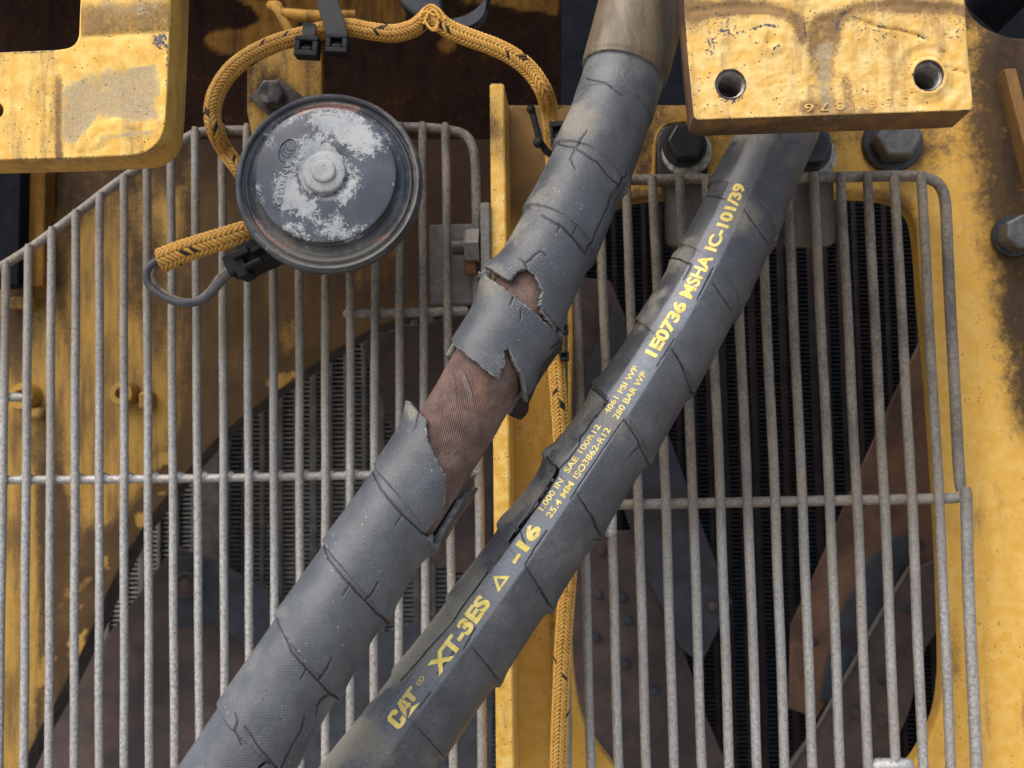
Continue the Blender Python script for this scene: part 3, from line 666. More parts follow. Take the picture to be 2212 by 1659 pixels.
# ------------------------------------------------------------------ thick yellow block with two threaded holes, top right
BLF = -0.03
b_out = [(1460, -420), (2068, -420), (2087, 40), (2094, 130), (2103, 228), (2098, 238), (2060, 240), (1800, 249), (1506, 259), (1498, 252), (1486, 130), (1478, 30)]
H1, H2 = (1578, 182), (2005, 164)
def bl_band(uv):                       # dusty bare band down the middle, curved arms at the top
    u, v = uv[:, 0], uv[:, 1]
    d = np.minimum(psd(uv, [(1748, 60), (1762, 36), (1800, 30), (1815, 60), (1806, 130), (1812, 262), (1742, 262), (1746, 150)]), pdist(uv, [(1490, 24), (1560, 16), (1650, 14), (1700, 26), (1728, 52), (1736, 82)]) - 9)
    d = np.minimum(d, pdist(uv, [(1800, 75), (1812, 40), (1850, 16), (1930, 10), (2080, 20)]) - 7)
    return d
def bl_grime(c, uv):
    n = fbm(c, 130, 4, 71); u, v = uv[:, 0], uv[:, 1]
    g = 0.60 * sstep(22, -10, bl_band(uv)) * (.6 + .8 * n) + 0.45 * (n - .5) + .30 * sstep(150, 20, uv[:, 1] + 60 * (n - .5))
    g += .35 * sstep(10, 2, pdist(uv, [(1490, 34), (1600, 22), (1690, 26)])) + .25 * sstep(60, 5, np.hypot((u - 1488), (v - 40) * .4))
    g = np.maximum(g, 0.85 * sstep(60, 10, pdist(uv, [(1725, 255), (1800, 262), (1870, 250)]) - 10) * (0.4 + 1.2 * (fbm(c, 260, 3, 5) - .3)))
    g = np.maximum(g, 0.55 * sstep(26, 6, pdist(uv, [(1828, 175), (1838, 235)])))
    return np.where(c[:, 1] > BLF + 0.0015, 0.35 + 0.5 * (fbm(c * np.array([.4, 1, 1]), 150, 4, 72) - .5), g)
def bl_soot(c, uv):
    return np.where(c[:, 1] > BLF + 0.0015, 0.38 + 0.4 * (fbm(c, 90, 3, 73) - .5) + .5 * (uv[:, 0] < 1500), 0)
def bl_bare(c, uv):
    return 0.56 * sstep(6, -12, psd(uv, [(1764, 90), (1800, 90), (1806, 262), (1766, 262)])) + 0.35 * sstep(4, -6, psd(uv, [(1742, 150), (1768, 150), (1768, 262), (1738, 262)])) + .4 * sstep(8, -8, psd(uv, [(1748, 100), (1772, 96), (1790, 60), (1800, 96), (1786, 130), (1750, 130)]))
def bl_chip(c, uv):
    m = 0
    for L, w, a in ([(1552, 66), (1570, 66), (1582, 76), (1600, 68), (1612, 70)], 5, .5), ([(1630, 62), (1650, 54), (1682, 58)], 6, .55), ([(1530, 88), (1545, 92), (1530, 112)], 14, .42), ([(1684, 98), (1672, 106)], 6, .6), ([(1632, 94), (1640, 90)], 5, .5), ([(1858, 42), (1900, 58), (1950, 66), (1990, 78), (2010, 88)], 6, .46), ([(2030, 110), (2045, 112)], 6, .5), ([(1738, 50), (1740, 80)], 5, .52), ([(1804, 70), (1812, 42), (1826, 28)], 8, .52), ([(2050, 150), (2075, 156)], 3, .5), ([(1556, 208), (1580, 218), (1600, 208)], 14, .45), ([(1500, 20), (1540, 18)], 5, .45):
        m = np.maximum(m, (a + .08) * sstep(w * 1.3, w * .3, pdist(uv, L)))
    n9 = fbm(c, 55, 3, 77); m = np.maximum(m, .40 * sstep(.56, .7, n9))
    for h, r in ((H1, 31), (H2, 31)):
        d = np.hypot(uv[:, 0] - h[0], uv[:, 1] - h[1]); m = np.maximum(m, .58 * sstep(7, 1, np.abs(d - r)))
    m = np.maximum(m, 0.47 * sstep(10, 0, pdist(uv, b_out, True)) * (fbm(c, 55, 3, 29) > .40))
    return np.where(c[:, 1] > BLF + 0.0015, 0, m)
def bl_relief(c, uv):
    u, v = uv[:, 0], uv[:, 1]
    r = 0.00025 * (fbm(c, 130, 3, 80) - .5) + 0.0008 * (fbm(c, 480, 4, 81) - .5)
    r -= 0.0006 * sstep(4, -12, bl_band(uv)); r *= sstep(1, 14, -psd(uv, [q for q in b_out]))
    d = np.hypot(u - H2[0], v - H2[1] - 2); r += 0.0009 * sstep(46, 38, d) * sstep(30, 34, d)
    r += 0.0004 * np.sin(d / 5.5) * sstep(120, 40, d) * (d > 46)
    d = np.hypot(u - 1665, v - 88); r += 0.0007 * sstep(40, 22, d) - .0006 * sstep(18, 6, d)
    r -= 0.0009 * sstep(5, 1, pdist(uv, [(1858, 42), (1900, 58), (1950, 66), (1990, 78), (2010, 88)])) + .0006 * sstep(4, 1, pdist(uv, [(2040, 146), (2065, 150), (2090, 160)]))
    return r
BT = 0.021
BK = thing('mounting_block', P(1790, 255, BLF), 'thick yellow block with two threaded holes and stamped upside-down numerals, top right', 'steel block')
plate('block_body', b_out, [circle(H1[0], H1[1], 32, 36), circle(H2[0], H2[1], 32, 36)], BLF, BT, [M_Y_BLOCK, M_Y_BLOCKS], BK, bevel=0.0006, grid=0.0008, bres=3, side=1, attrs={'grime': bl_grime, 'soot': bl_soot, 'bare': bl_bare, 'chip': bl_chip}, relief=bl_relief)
M_THREAD = metal('threaded_steel', (0.17, 0.155, 0.145), (0.27, 0.25, 0.235), 0.35, 0.6, 300, (0.07, 0.05, 0.04), 120, 0.55)
for h in (H1, H2):
    r = 32.2 * mm_px(BLF); pr = [(r * 1.005, -0.0003), (r * .99, 0.0006)]
    for k in range(9):
        z = 0.001 + k * 0.0021; pr += [(r * .985, z), (r * .985, z + .0003), (r * .80, z + .001), (r * .80, z + .0013)]
    pr += [(r * .98, 0.0205), (0.0001, 0.0205)]
    m = MB().lathe(P(h[0], h[1], BLF), pr, axis=(0, 1, 0), seg=48); m.F = m.F[:-2]; m.M = m.M[:-2]
    ob = m.build('threaded_hole', M_THREAD, BK, fix=False)

# ------------------------------------------------------------------ text helper
def text_mesh(body, size=1.0, bold=0.0, sx=1.0, space=1.0, cut=0.12):
    """text as a flat mesh, baseline at y=0, x from 0; returns verts (N,2), faces; letters about 0.7*size high"""
    cu = bpy.data.curves.new('t', 'FONT'); cu.body = body; cu.size = 1; cu.offset = bold; cu.space_character = space; cu.resolution_u = 4
    ob = bpy.data.objects.new('t', cu); COL.objects.link(ob)
    me = bpy.data.meshes.new_from_object(ob.evaluated_get(bpy.context.evaluated_depsgraph_get()))
    bpy.data.objects.remove(ob); bpy.data.curves.remove(cu)
    bm = bmesh.new(); bm.from_mesh(me); bpy.data.meshes.remove(me)
    xs = [v.co.x for v in bm.verts]; ys = [v.co.y for v in bm.verts]; x0, x1, y0, y1 = min(xs), max(xs), min(ys), max(ys)
    for ax, lo, hi in ((0, x0, x1), (1, y0, y1)):
        k = lo + cut
        while k < hi:
            p = [0, 0, 0]; p[ax] = k; nr = [0, 0, 0]; nr[ax] = 1
            bmesh.ops.bisect_plane(bm, geom=list(bm.verts) + list(bm.edges) + list(bm.faces), dist=1e-6, plane_co=p, plane_no=nr); k += cut
    bm.verts.ensure_lookup_table(); bm.verts.index_update()
    V = np.array([(v.co.x, v.co.y) for v in bm.verts]); Fc = [tuple(v.index for v in f.verts) for f in bm.faces]; bm.free()
    V[:, 0] = (V[:, 0] - x0) / (x1 - x0); V[:, 1] = (V[:, 1] - y0) / (y1 - y0)
    return V, Fc
def loop_faces(V, Fc, hgt):
    """extrude a flat triangulation (list of 3-D front points) backwards by vectors hgt"""
    n = len(V); B = V + hgt; cnt = {}
    for f in Fc:
        for i in range(len(f)):
            e = (f[i], f[(i + 1) % len(f)]); cnt[e] = cnt.get(e, 0) + 1
    F2 = list(Fc) + [tuple(q + n for q in f[::-1]) for f in Fc]
    for (a, b) in list(cnt):
        if (b, a) not in cnt: F2.append((b, a, a + n, b + n))
    return np.vstack([V, B]), F2
# stamped numerals on the block: low raised strokes, upside down
V, Fc = text_mesh('3581876', bold=0.004, space=1.5)
a0, b0 = P(1960, 206, BLF), P(1738, 240, BLF)
pts = np.stack([a0[0] + (b0[0] - a0[0]) * V[:, 0], np.full(len(V), BLF - 0.00025), a0[2] + (b0[2] - a0[2]) * (V[:, 1] * 0.72 + 0.12) - (V[:, 0]) * 0.0012], 1)
VV, FF = loop_faces(pts, Fc, np.array([0, 0.0008, 0])); me = mesh('stamped_number', VV, FF)
bm = bmesh.new(); bm.from_mesh(me); bmesh.ops.recalc_face_normals(bm, faces=bm.faces); bm.to_mesh(me); bm.free()
c = co(me); uv = proj(c); attr(me, 'grime', bl_grime(c - np.array([0, .002, 0]) * 0 , uv) * 0 + 0.32 + .5 * (fbm(c, 200, 3, 4) - .5)); attr(me, 'bare', bl_bare(c, uv) * .9)
link('stamped_number', me, [M_Y_BLOCK], BK, smooth=False)

# ------------------------------------------------------------------ horn, its bracket, connector and leads
M_BOLTD = metal('brown_dark_washer', (0.045, 0.038, 0.034), (0.075, 0.062, 0.052), 0.6, 0.2, 260, (0.03, 0.025, 0.022), 90, 0.55, spec=.25)
M_BOLTW = metal('worn_dark_bolt', (0.055, 0.05, 0.046), (0.24, 0.22, 0.19), 0.45, 0.3, 220, (0.03, 0.026, 0.024), 120, 0.45, spec=.35)
HB = thing('horn_bracket', P(612, 200, 0.1), 'brown yellow flat bracket with one worn hex bolt behind the round horn', 'bracket')
def hb_g(c, uv): return 0.35 + .8 * (fbm(c, 70, 4, 15) - .5) + .35 * sstep(60, 20, np.hypot(uv[:, 0] - 596, uv[:, 1] - 205)) + .25 * (uv[:, 0] < 545)
plate('bracket_plate', [(534, 96), (694, 88), (697, 420), (560, 420), (543, 290), (533, 240)], [], 0.066, 0.005, [M_Y_SHROUD, M_WALL], HB, bevel=0.0008, grid=0.002, attrs={'grime': hb_g}, side=1)
BB = thing('bracket_bolt', P(595, 206, 0.066), 'worn dark hex bolt on a square washer, on the horn bracket', 'bolt')
plate('square_washer', [(536, 208), (602, 166), (662, 214), (600, 268)], [], 0.0635, 0.0022, [M_BOLTD], BB, bevel=0.0005)
c = P(590, 208, 0.0632)
m = MB(); ax = np.array([.12, -1, -.05]); ax /= np.linalg.norm(ax)
m.lathe(c, [(0.0070, 0), (0.0070, 0.006), (0.0064, 0.0075), (0.003, 0.0075)], axis=ax, seg=6).build('head', M_BOLTW, BB, bevel=0.0006, ang=20)

HY = 0.026                             # front of the rim
HC = P(710, 392, HY); HR = 0.99 * float(np.linalg.norm(P(710 + 203, 392, HY) - HC)); HAX = np.array([0.10, -1, 0.075]); HAX /= np.linalg.norm(HAX)
HORN = thing('horn', HC, 'round black disc horn with flaked grey paint, in front of the left grille', 'horn')
def horn_mat():
    n = NT('horn_black_paint'); a = n.noise(350, 4, 0.7); b = n.noise(60, 4, 0.6); f = n.noise(1100, 3, 0.7)
    c = n.mix(n.step(b, 0.35, 0.7), (0.034, 0.037, 0.043), (0.070, 0.075, 0.086))
    du = n.at('grime'); dm = n.step(n.math('ADD', du, n.math('MULTIPLY', n.math('SUBTRACT', a, 0.5), 0.9)), 0.3, 0.8)
    fl = n.at('bare'); fm = n.step(n.math('ADD', fl, n.math('MULTIPLY', n.math('SUBTRACT', n.math('ADD', n.math('ADD', n.math('MULTIPLY', a, 1.3), n.math('MULTIPLY', f, 1.4)), n.math('MULTIPLY', b, .6)), 1.65), 0.95)), 0.38, 0.56)
    c = n.mix(fm, c, n.mix(n.step(n.math('ADD', n.math('MULTIPLY', b, .7), n.math('MULTIPLY', a, .3)), 0.35, 0.62), (0.22, 0.235, 0.24), (0.36, 0.37, 0.355)))
    sp2 = n.math('MULTIPLY', n.step(n.vor(500), .22, .12), n.step(b, .42, .58)); c = n.mix(n.math('MULTIPLY', sp2, .8), c, (0.05, 0.05, 0.055))
    c = n.mix(n.math('MULTIPLY', dm, 0.55), c, (0.25, 0.225, 0.175))
    ru = n.at('rust'); rm = n.step(n.math('ADD', ru, n.math('MULTIPLY', n.math('SUBTRACT', a, 0.5), 1.0)), 0.45, 0.6)
    c = n.mix(rm, c, n.mix(n.step(f, .4, .6), (0.19, 0.11, 0.088), (0.28, 0.185, 0.155)))
    h = n.math('ADD', n.math('MULTIPLY', fm, 0.35), n.math('MULTIPLY', f, 0.12))
    return n.out(c, n.mixf(n.math('MAXIMUM', fm, dm), 0.28, 0.7), 0, n.bump(h, 0.0002, 0.5), 0.5)
M_HORN = horn_mat()
def horn_attr(me):
    c = co(me); uv = proj(c); u, v = uv[:, 0], uv[:, 1]; n = fbm(c, 160, 4, 91); n2 = fbm(c, 60, 3, 92)
    flake = [[(668, 240), (745, 232), (800, 268), (838, 305), (848, 335), (830, 325), (800, 330), (765, 340), (745, 318), (700, 300), (672, 280)],
             [(645, 300), (690, 275), (720, 300), (665, 340), (650, 400), (680, 440), (700, 480), (685, 500), (655, 470), (610, 455), (585, 440), (590, 380), (620, 370), (635, 340)],
             [(735, 345), (765, 370), (775, 400), (755, 430), (735, 440), (725, 425), (745, 400), (735, 370)],
             [(615, 490), (650, 470), (672, 520), (650, 520)], [(690, 505), (725, 460), (745, 490), (770, 510), (750, 520), (700, 515)], [(765, 490), (790, 490), (775, 500)],
             [(574, 310), (600, 270), (655, 245), (650, 255), (605, 285), (580, 322)], [(556, 400), (568, 410), (572, 440), (560, 430)]]
    d = np.full(len(u), 1e9)
    for f in flake: d = np.minimum(d, psd(uv, f))
    core = np.hypot(u - 692, v - 370)
    fl = sstep(30, -34, d + 26 * (n - .5)) * 0.84
    fl = np.maximum(fl, 0.82 * sstep(64, 46, core + 24 * (n - .5)))
    for (x, y) in ((630, 262), (850, 398), (575, 535), (600, 540), (620, 545)): fl = np.maximum(fl, .75 * sstep(6, 2, np.hypot(u - x, v - y)))
    rr = np.hypot(u - 708, v - 384)
    ru = 0.75 * sstep(7, 1, pdist(uv, [(642, 245), (680, 232), (720, 228), (770, 236)]) - 4) + .7 * sstep(7, 1, pdist(uv, [(555, 478), (570, 500), (588, 518), (612, 530), (630, 538)]) - 2) + .65 * sstep(8, 1, pdist(uv, [(808, 524), (838, 508)]) - 3) + .5 * sstep(6, 1, pdist(uv, [(868, 470), (874, 462)]))
    gr = 0.5 * sstep(24, 0, np.abs(rr - 176)) * sstep(430, 560, v) + .34 * (rr > 150) + 0.5 * (n2 - .5) + .42 * (core < 50) + .25 * sstep(200, 192, rr) * (rr > 185)
    attr(me, 'bare', np.clip(fl, 0, 1)); attr(me, 'rust', np.clip(ru, 0, 1)); attr(me, 'grime', np.clip(gr, 0, 1))
def lathe_dense(name, prof, mat, parent, c=HC, axis=HAX, seg=200, step=0.0007):
    p, _ = resample(np.asarray(prof, float), step)
    m = MB().lathe(c, p, axis=axis, seg=seg); me = mesh(name, m.V, m.F)
    bm = bmesh.new(); bm.from_mesh(me); bmesh.ops.recalc_face_normals(bm, faces=bm.faces); bm.to_mesh(me); bm.free()
    horn_attr(me); return sharp(link(name, me, [mat], parent), 45)
R = HR
rimp = spline([(R * .40, -0.016), (R * .75, -0.012), (R * .93, -0.008), (R * .985, -0.005), (R * 1.0, -0.0025), (R * .985, -0.0005), (R * .955, 0.0010), (R * .93, 0.0004), (R * .915, -0.0012), (R * .90, -0.0012), (R * .885, 0.0002), (R * .865, 0.0004), (R * .84, -0.0005), (R * .80, -0.0008)], 60)
lathe_dense('rim', rimp, M_HORN, HORN)
facep = spline([(R * .83, -0.002), (R * .83, -0.0006), (R * .80, 0.0003), (R * .765, 0.0010), (R * .735, 0.0022), (R * .725, 0.0040)], 40)
lathe_dense('dished_ring', np.vstack([facep, [[R * .70, .0040]]]), M_HORN, HORN)
HC2 = P(704, 377, HY) ; HC2 = HC + HAX * 0.0055
disc = spline([(R * .738, -0.0018), (R * .742, -0.0004), (R * .738, 0.0003), (R * .70, 0.0006), (R * .5, 0.0012), (R * .32, 0.0016), (R * .26, 0.0012), (R * .235, 0.0012), (R * .225, 0.0022), (R * .215, 0.0034), (R * .16, 0.0040), (R * .125, 0.0042), (R * .118, 0.0054), (R * .10, 0.0058), (R * .002, 0.0058)], 90)
lathe_dense('face_disc', disc, M_HORN, HORN, c=HC2 + np.array([-0.0006, 0, 0.0012]))
# embossed oval emblem and lettering on the disc
X = np.cross(HAX, [0, 0, 1.]); X /= np.linalg.norm(X); X = -X if X[0] < 0 else X; Z = np.cross(X, HAX); Z = -Z if Z[2] < 0 else Z
def on_disc(u, v, h=0.0015):
    d = RW @ np.array([(u - CU) / F, -(v - CV) / F, -1.0]); p0 = HC2 + HAX * h
    return CAM + d * ((p0 - CAM).dot(HAX) / d.dot(HAX))
em = MB(); ang = R_(-60)
def oval(cu_, cv_, a, b, rot, t0, t1, r, n=28):
    pts = []
    for k in range(n + 1):
        t = t0 + (t1 - t0) * k / n; x, y = a * math.cos(t), b * math.sin(t)
        pts.append(on_disc(cu_ + x * math.cos(rot) - y * math.sin(rot), cv_ + x * math.sin(rot) + y * math.cos(rot)))
    em.tube(pts, r, 6)
oval(622, 325, 27, 19, ang, 0, 2 * math.pi, 0.00030)
for k in range(3): oval(619 + 4.5 * k - 1, 329 - 7 * k, 9, 12, ang, R_(100), R_(260), 0.00030)
V, Fc = text_mesh('AN40312/', bold=0.01)
pts = np.array([on_disc(*(np.array([624, 347]) + (np.array([596, 450]) - np.array([624, 347])) * x + np.array([13, 3.5]) * (y - .5)), h=0.0018) for x, y in V])
VV, FF = loop_faces(pts, Fc, HAX * -0.001); em.add(VV, FF)
me = mesh('embossed_marking', em.V, em.F); bm = bmesh.new(); bm.from_mesh(me); bmesh.ops.recalc_face_normals(bm, faces=bm.faces); bm.to_mesh(me); bm.free()
horn_attr(me); attr_b = np.empty(len(me.vertices), np.float32); me.attributes['bare'].data.foreach_get('value', attr_b); me.attributes['bare'].data.foreach_set('value', np.clip(attr_b + .22, 0, 1)); link('embossed_marking', me, [M_HORN], HORN)
MB().lathe(HC, [(R * .34, -0.040), (R * .36, -0.014)], axis=HAX, seg=48).build('rear_housing', M_PLASTIC, HORN)
# plug under the horn
CO = thing('connector_plug', P(540, 570, 0.045), 'black plastic two-wire plug under the lower left of the horn', 'plug')
def pbox(u, v, y, du, dv, dy, rot, parent, name, m=M_PLASTIC, bev=0.0007):
    k = mm_px(y); c = P(u, v, y); r = R_(rot); ax = np.array([math.cos(r), 0, -math.sin(r)]) * du * k / 2; az = np.array([math.sin(r), 0, math.cos(r)]) * dv * k / 2
    return MB().obox(c, ax, (0, dy / 2, 0), az).build(name, m, parent, bevel=bev)
pbox(560, 552, 0.042, 74, 62, 0.016, -24, CO, 'socket_body')
pbox(516, 572, 0.036, 44, 46, 0.014, -24, CO, 'plug_body')
pbox(522, 548, 0.029, 40, 16, 0.006, -24, CO, 'latch')
pbox(548, 570, 0.028, 46, 10, 0.006, -24, CO, 'latch_rail')
pbox(556, 540, 0.031, 30, 10, 0.006, -24, CO, 'latch_rail')
pbox(532, 592, 0.034, 26, 22, 0.012, -24, CO, 'lock_tab')

# braided loom ------------------------------------------------------
def braid_mat():
    n = NT('braided_orange_sleeve'); a = n.noise(300, 3, 0.6); f = n.noise(2500, 3, 0.7); g = n.at('gap'); k = n.at('fleck'); d = n.at('grime')
    c = n.mix(n.step(a, 0.3, 0.7), (0.50, 0.25, 0.04), (0.64, 0.36, 0.085))
    c = n.mix(n.math('MULTIPLY', n.step(d, 0.2, 0.8), 0.6), c, (0.30, 0.135, 0.03))
    c = n.mix(n.math('MULTIPLY', n.step(f, .45, .75), .35), c, (0.72, 0.46, 0.16))
    c = n.mix(n.math('MULTIPLY', n.step(g, 0.34, 0.95), 0.9), c, (0.075, 0.036, 0.012)); c = n.mix(k, c, (0.012, 0.014, 0.014))
    return n.out(c, 0.75, 0, n.bump(f, 0.0002, 0.6), 0.25)
M_BRAID = braid_mat()
def braid(name, ctrl, r, parent, grime=0.2, step=0.00028, seg=84, zig=4, pitch=0.0019, taper=None, squash=1.0, cap=False):
    ax, s = resample(spline(ctrl, 400), step); n = len(ax)
    T = np.gradient(ax, axis=0); T /= np.linalg.norm(T, axis=1)[:, None]
    V = np.empty((n, seg, 3)); ph = np.linspace(0, 2 * np.pi, seg, endpoint=False)
    S_, PH = np.meshgrid(s, ph, indexing='ij')
    w = PH / (2 * np.pi) * zig; tri = np.abs((w % 1) * 2 - 1); colid = np.floor(PH / (2 * np.pi) * zig * 2)
    q = S_ / pitch + tri * 1.45 + 0.08 * np.sin(S_ * 700); fr = np.abs((q % 1) * 2 - 1)
    lane = np.abs(((w * 2) % 1) * 2 - 1)          # 1 at column borders
    h = np.cos(fr * np.pi / 2) ** 0.7 * (1 - 0.75 * lane ** 4)
    idh = _hash(np.stack([np.floor(q).astype(np.int64), colid.astype(np.int64), np.zeros_like(colid, np.int64)], -1), 5)
    rad = r * (1 - 0.13 + 0.17 * h + 0.05 * (fbm(np.stack([S_ * 1, PH * .004, 0 * S_], -1), 120, 2, 3) - .5))
    if taper is not None: rad = rad * np.interp(s, taper[0], taper[1])[:, None]
    N = np.cross(T, np.array([0, 1., 0])); N /= np.linalg.norm(N, axis=1)[:, None]; B = np.cross(T, N)
    V = ax[:, None, :] + rad[..., None] * (np.cos(PH)[..., None] * N[:, None, :] + squash * np.sin(PH)[..., None] * B[:, None, :])
    idx = np.arange(n * seg).reshape(n, seg); a = idx[:-1]; b = idx[1:]
    Fc = np.stack([a, b, np.roll(b, -1, 1), np.roll(a, -1, 1)], -1).reshape(-1, 4)
    FL = [tuple(f) for f in Fc.tolist()]
    if cap: FL += [tuple(idx[0].tolist()), tuple(idx[-1][::-1].tolist())]
    me = mesh(name, V.reshape(-1, 3), FL); attr(me, 'gap', (1 - h).ravel()); attr(me, 'fleck', ((idh > 0.968) & (h > .3)).astype(float).ravel())
    attr(me, 'grime', np.full(n * seg, grime) + (0.5 * (fbm(V.reshape(-1, 3), 80, 3, 7) - .5)))
    bm = bmesh.new(); bm.from_mesh(me); bmesh.ops.recalc_face_normals(bm, faces=bm.faces); bm.to_mesh(me); bm.free()
    return link(name, me, [M_BRAID], parent)
def PP(rows): return [P(u, v, y) for u, v, y in rows]
LR = 0.0041
LO = thing('wiring_loom', P(950, 50, 0.06), 'orange braided wiring loom arching over the horn and hanging down behind the hoses', 'wiring loom')
braid('braided_sleeve', PP([(545, 410, .056), (515, 362, .053), (488, 328, .06), (466, 285, .046), (459, 240, .044), (470, 195, .043), (502, 150, .043), (545, 118, .044), (600, 92, .045), (660, 76, .046), (700, 66, .048), (750, 59, .050), (800, 67, .050), (850, 72, .050), (890, 62, .050), (915, 44, .048), (928, 30, .048)]), LR, LO, 0.55)
braid('braided_sleeve', PP([(928, 26, .048), (940, 38, .046), (965, 60, .046), (1010, 80, .046), (1060, 98, .046), (1105, 120, .047), (1145, 152, .049), (1172, 192, .051), (1186, 235, .066), (1192, 285, .070), (1196, 340, .075), (1198, 450, .078), (1199, 600, .077), (1200, 720, .076), (1203, 800, .075), (1210, 900, .074), (1217, 1000, .074), (1224, 1100, .075), (1228, 1220, .075), (1223, 1300, .075), (1216, 1400, .075), (1212, 1500, .075), (1208, 1600, .075), (1206, 1720, .075)]), LR * 1.02, LO, 0.2)
# loose strands at the kink
k = MB()
for (p) in ([(905, 40), (918, 18), (932, 12), (950, 22), (962, 42)], [(915, 52), (925, 30), (938, 22), (950, 40)], [(925, 58), (932, 62), (940, 60), (948, 48)], [(918, 46), (928, 60), (938, 66), (946, 58)], [(908, 30), (922, 26), (940, 34)]):
    k.tube(PP([(a, b, .0415) for a, b in spline(p, 20)]), 0.00062, 6)
k.build('loose_strands', M_BRAID, LO)

def tie(u, v, y, rot, label, hw=46, hh=44, band=True, tail=None):
    T = thing('cable_tie', P(u, v, y), label, 'cable tie', 'black cable ties'); kx = mm_px(y); r = R_(rot)
    ax = np.array([math.cos(r), 0, -math.sin(r)]); az = np.array([math.sin(r), 0, math.cos(r)]); c = P(u, v, y)
    m = MB(); w, h = hw * kx / 2, hh * kx / 2; d = 0.0035
    # head: a frame with a slot
    m.obox(c + az * h * .75, ax * w, (0, d, 0), az * h * .25); m.obox(c - az * h * .72, ax * w, (0, d, 0), az * h * .28)
    m.obox(c + ax * w * .76, ax * w * .24, (0, d, 0), az * h * .5); m.obox(c - ax * w * .76, ax * w * .24, (0, d, 0), az * h * .5)
    m.obox(c + np.array([0, .0015, 0]), ax * w * .52, (0, .0015, 0), az * h * .5)
    m.build('head', M_PLASTIC, T, bevel=0.0005)
    MB().obox(c + np.array([0, -d * .6, 0]) - az * h * .25, ax * w * .4, (0, .0008, 0), az * h * .18).build('pawl', M_PLASTIC, T, bevel=0.0003)
    return T, c, ax, az, kx
T, c, ax, az, kx = tie(665, 104, .038, 6, 'black cable tie with an open square head, left one of the pair above the horn', 54, 46)
def strap(T, pts, w, t, wdir=None):
    pts, _ = resample(spline(np.asarray(pts), 40), 0.0008); m = MB(); V = []; f = []
    Tn = np.gradient(pts, axis=0); Tn /= np.linalg.norm(Tn, axis=1)[:, None]
    for k, p in enumerate(pts):
        wd = np.asarray(wdir, float); wd = wd - Tn[k] * wd.dot(Tn[k]); wd /= np.linalg.norm(wd); nn = np.cross(Tn[k], wd)
        V += [p + wd * w + nn * t, p - wd * w + nn * t, p - wd * w - nn * t, p + wd * w - nn * t]
    for k in range(len(pts) - 1):
        for j in range(4): a, b = k * 4 + j, k * 4 + (j + 1) % 4; f.append((a, b, b + 4, a + 4))
    f.append((3, 2, 1, 0)); n = len(V) - 4; f.append((n, n + 1, n + 2, n + 3))
    m.add(V, f).build('strap', M_PLASTIC, T, bevel=0.0003)
strap(T, PP([(667, 84, .038), (668, 72, .0385), (668, 58, .041), (668, 50, .048)]), 0.0031, 0.0006, ax)
T, c, ax, az, kx = tie(730, 98, .037, 5, 'black cable tie with its strap running up over the rusty bar above the horn', 50, 44)
strap(T, PP([(728, 80, .037), (722, 50, .039), (712, 20, .042), (706, -10, .046), (702, -40, .052)]), 0.0050, 0.0007, ax)
T, c, ax, az, kx = tie(1204, 290, .060, -4, 'black cable tie with a long bent tail on the hanging loom beside the torn hose', 32, 50)
MB().tube(PP([(1146, 232, .058), (1152, 250, .058), (1160, 280, .058), (1166, 306, .059), (1180, 326, .061), (1196, 338, .063)]), [0.0018, 0.0017, 0.0016, 0.0017, 0.0018, 0.0018], 10).build('tail', M_PLASTIC, T)
MB().ball(P(1163, 308, .056), .0026).ball(P(1147, 236, .057), .0021).build('tail_knob', M_PLASTIC, T)
T, c, ax, az, kx = tie(1217, 712, .070, 0, 'small grey cable tie head on the loom between the two hoses, upper one', 22, 20)
T, c, ax, az, kx = tie(1219, 770, .070, 0, 'small grey cable tie head on the loom between the two hoses, lower one', 20, 20)
strap(T, PP([(1188, 745, .072), (1200, 742, .0695), (1214, 745, .071)]), 0.003, 0.0005, (0, 0, 1))

# lower braided end with two leads
LE = thing('wire_tail', P(430, 530, 0.05), 'short frayed end of orange braid with two looping black leads, lower left of the horn', 'wire lead')
braid('braided_sleeve', PP([(348, 563, .050), (390, 545, .049), (440, 528, .048), (500, 510, .048), (560, 492, .052)]), 0.0054, LE, 0.05, zig=4, pitch=0.0024, taper=([0, .006, .02, .05], [1.12, 1.05, 1, .98]), squash=.8, cap=True)
M_WIRE = plain('black_wire', (0.055, 0.055, 0.06), 0.45, 0.4, 150); M_WIREB = plain('brown_dusty_wire', (0.20, 0.16, 0.12), 0.6, 0.3, 150)
MB().tube(PP([(a, b, y) for a, b, y in spline([(362, 556, .050), (335, 566, .047), (318, 585, .045), (320, 612, .044), (342, 634, .043), (372, 650, .042), (405, 655, .042), (432, 650, .042), (458, 632, .041), (480, 606, .039), (505, 582, .037)], 60)]), 0.00185, 12).build('lead', M_WIRE, LE)
MB().tube(PP([(a, b, y) for a, b, y in spline([(360, 560, .052), (338, 572, .052), (329, 592, .051), (335, 612, .050), (358, 636, .047), (392, 651, .046), (425, 650, .046), (452, 630, .044), (474, 600, .042), (500, 576, .039)], 60)]), 0.00175, 12).build('lead', M_WIREB, LE)

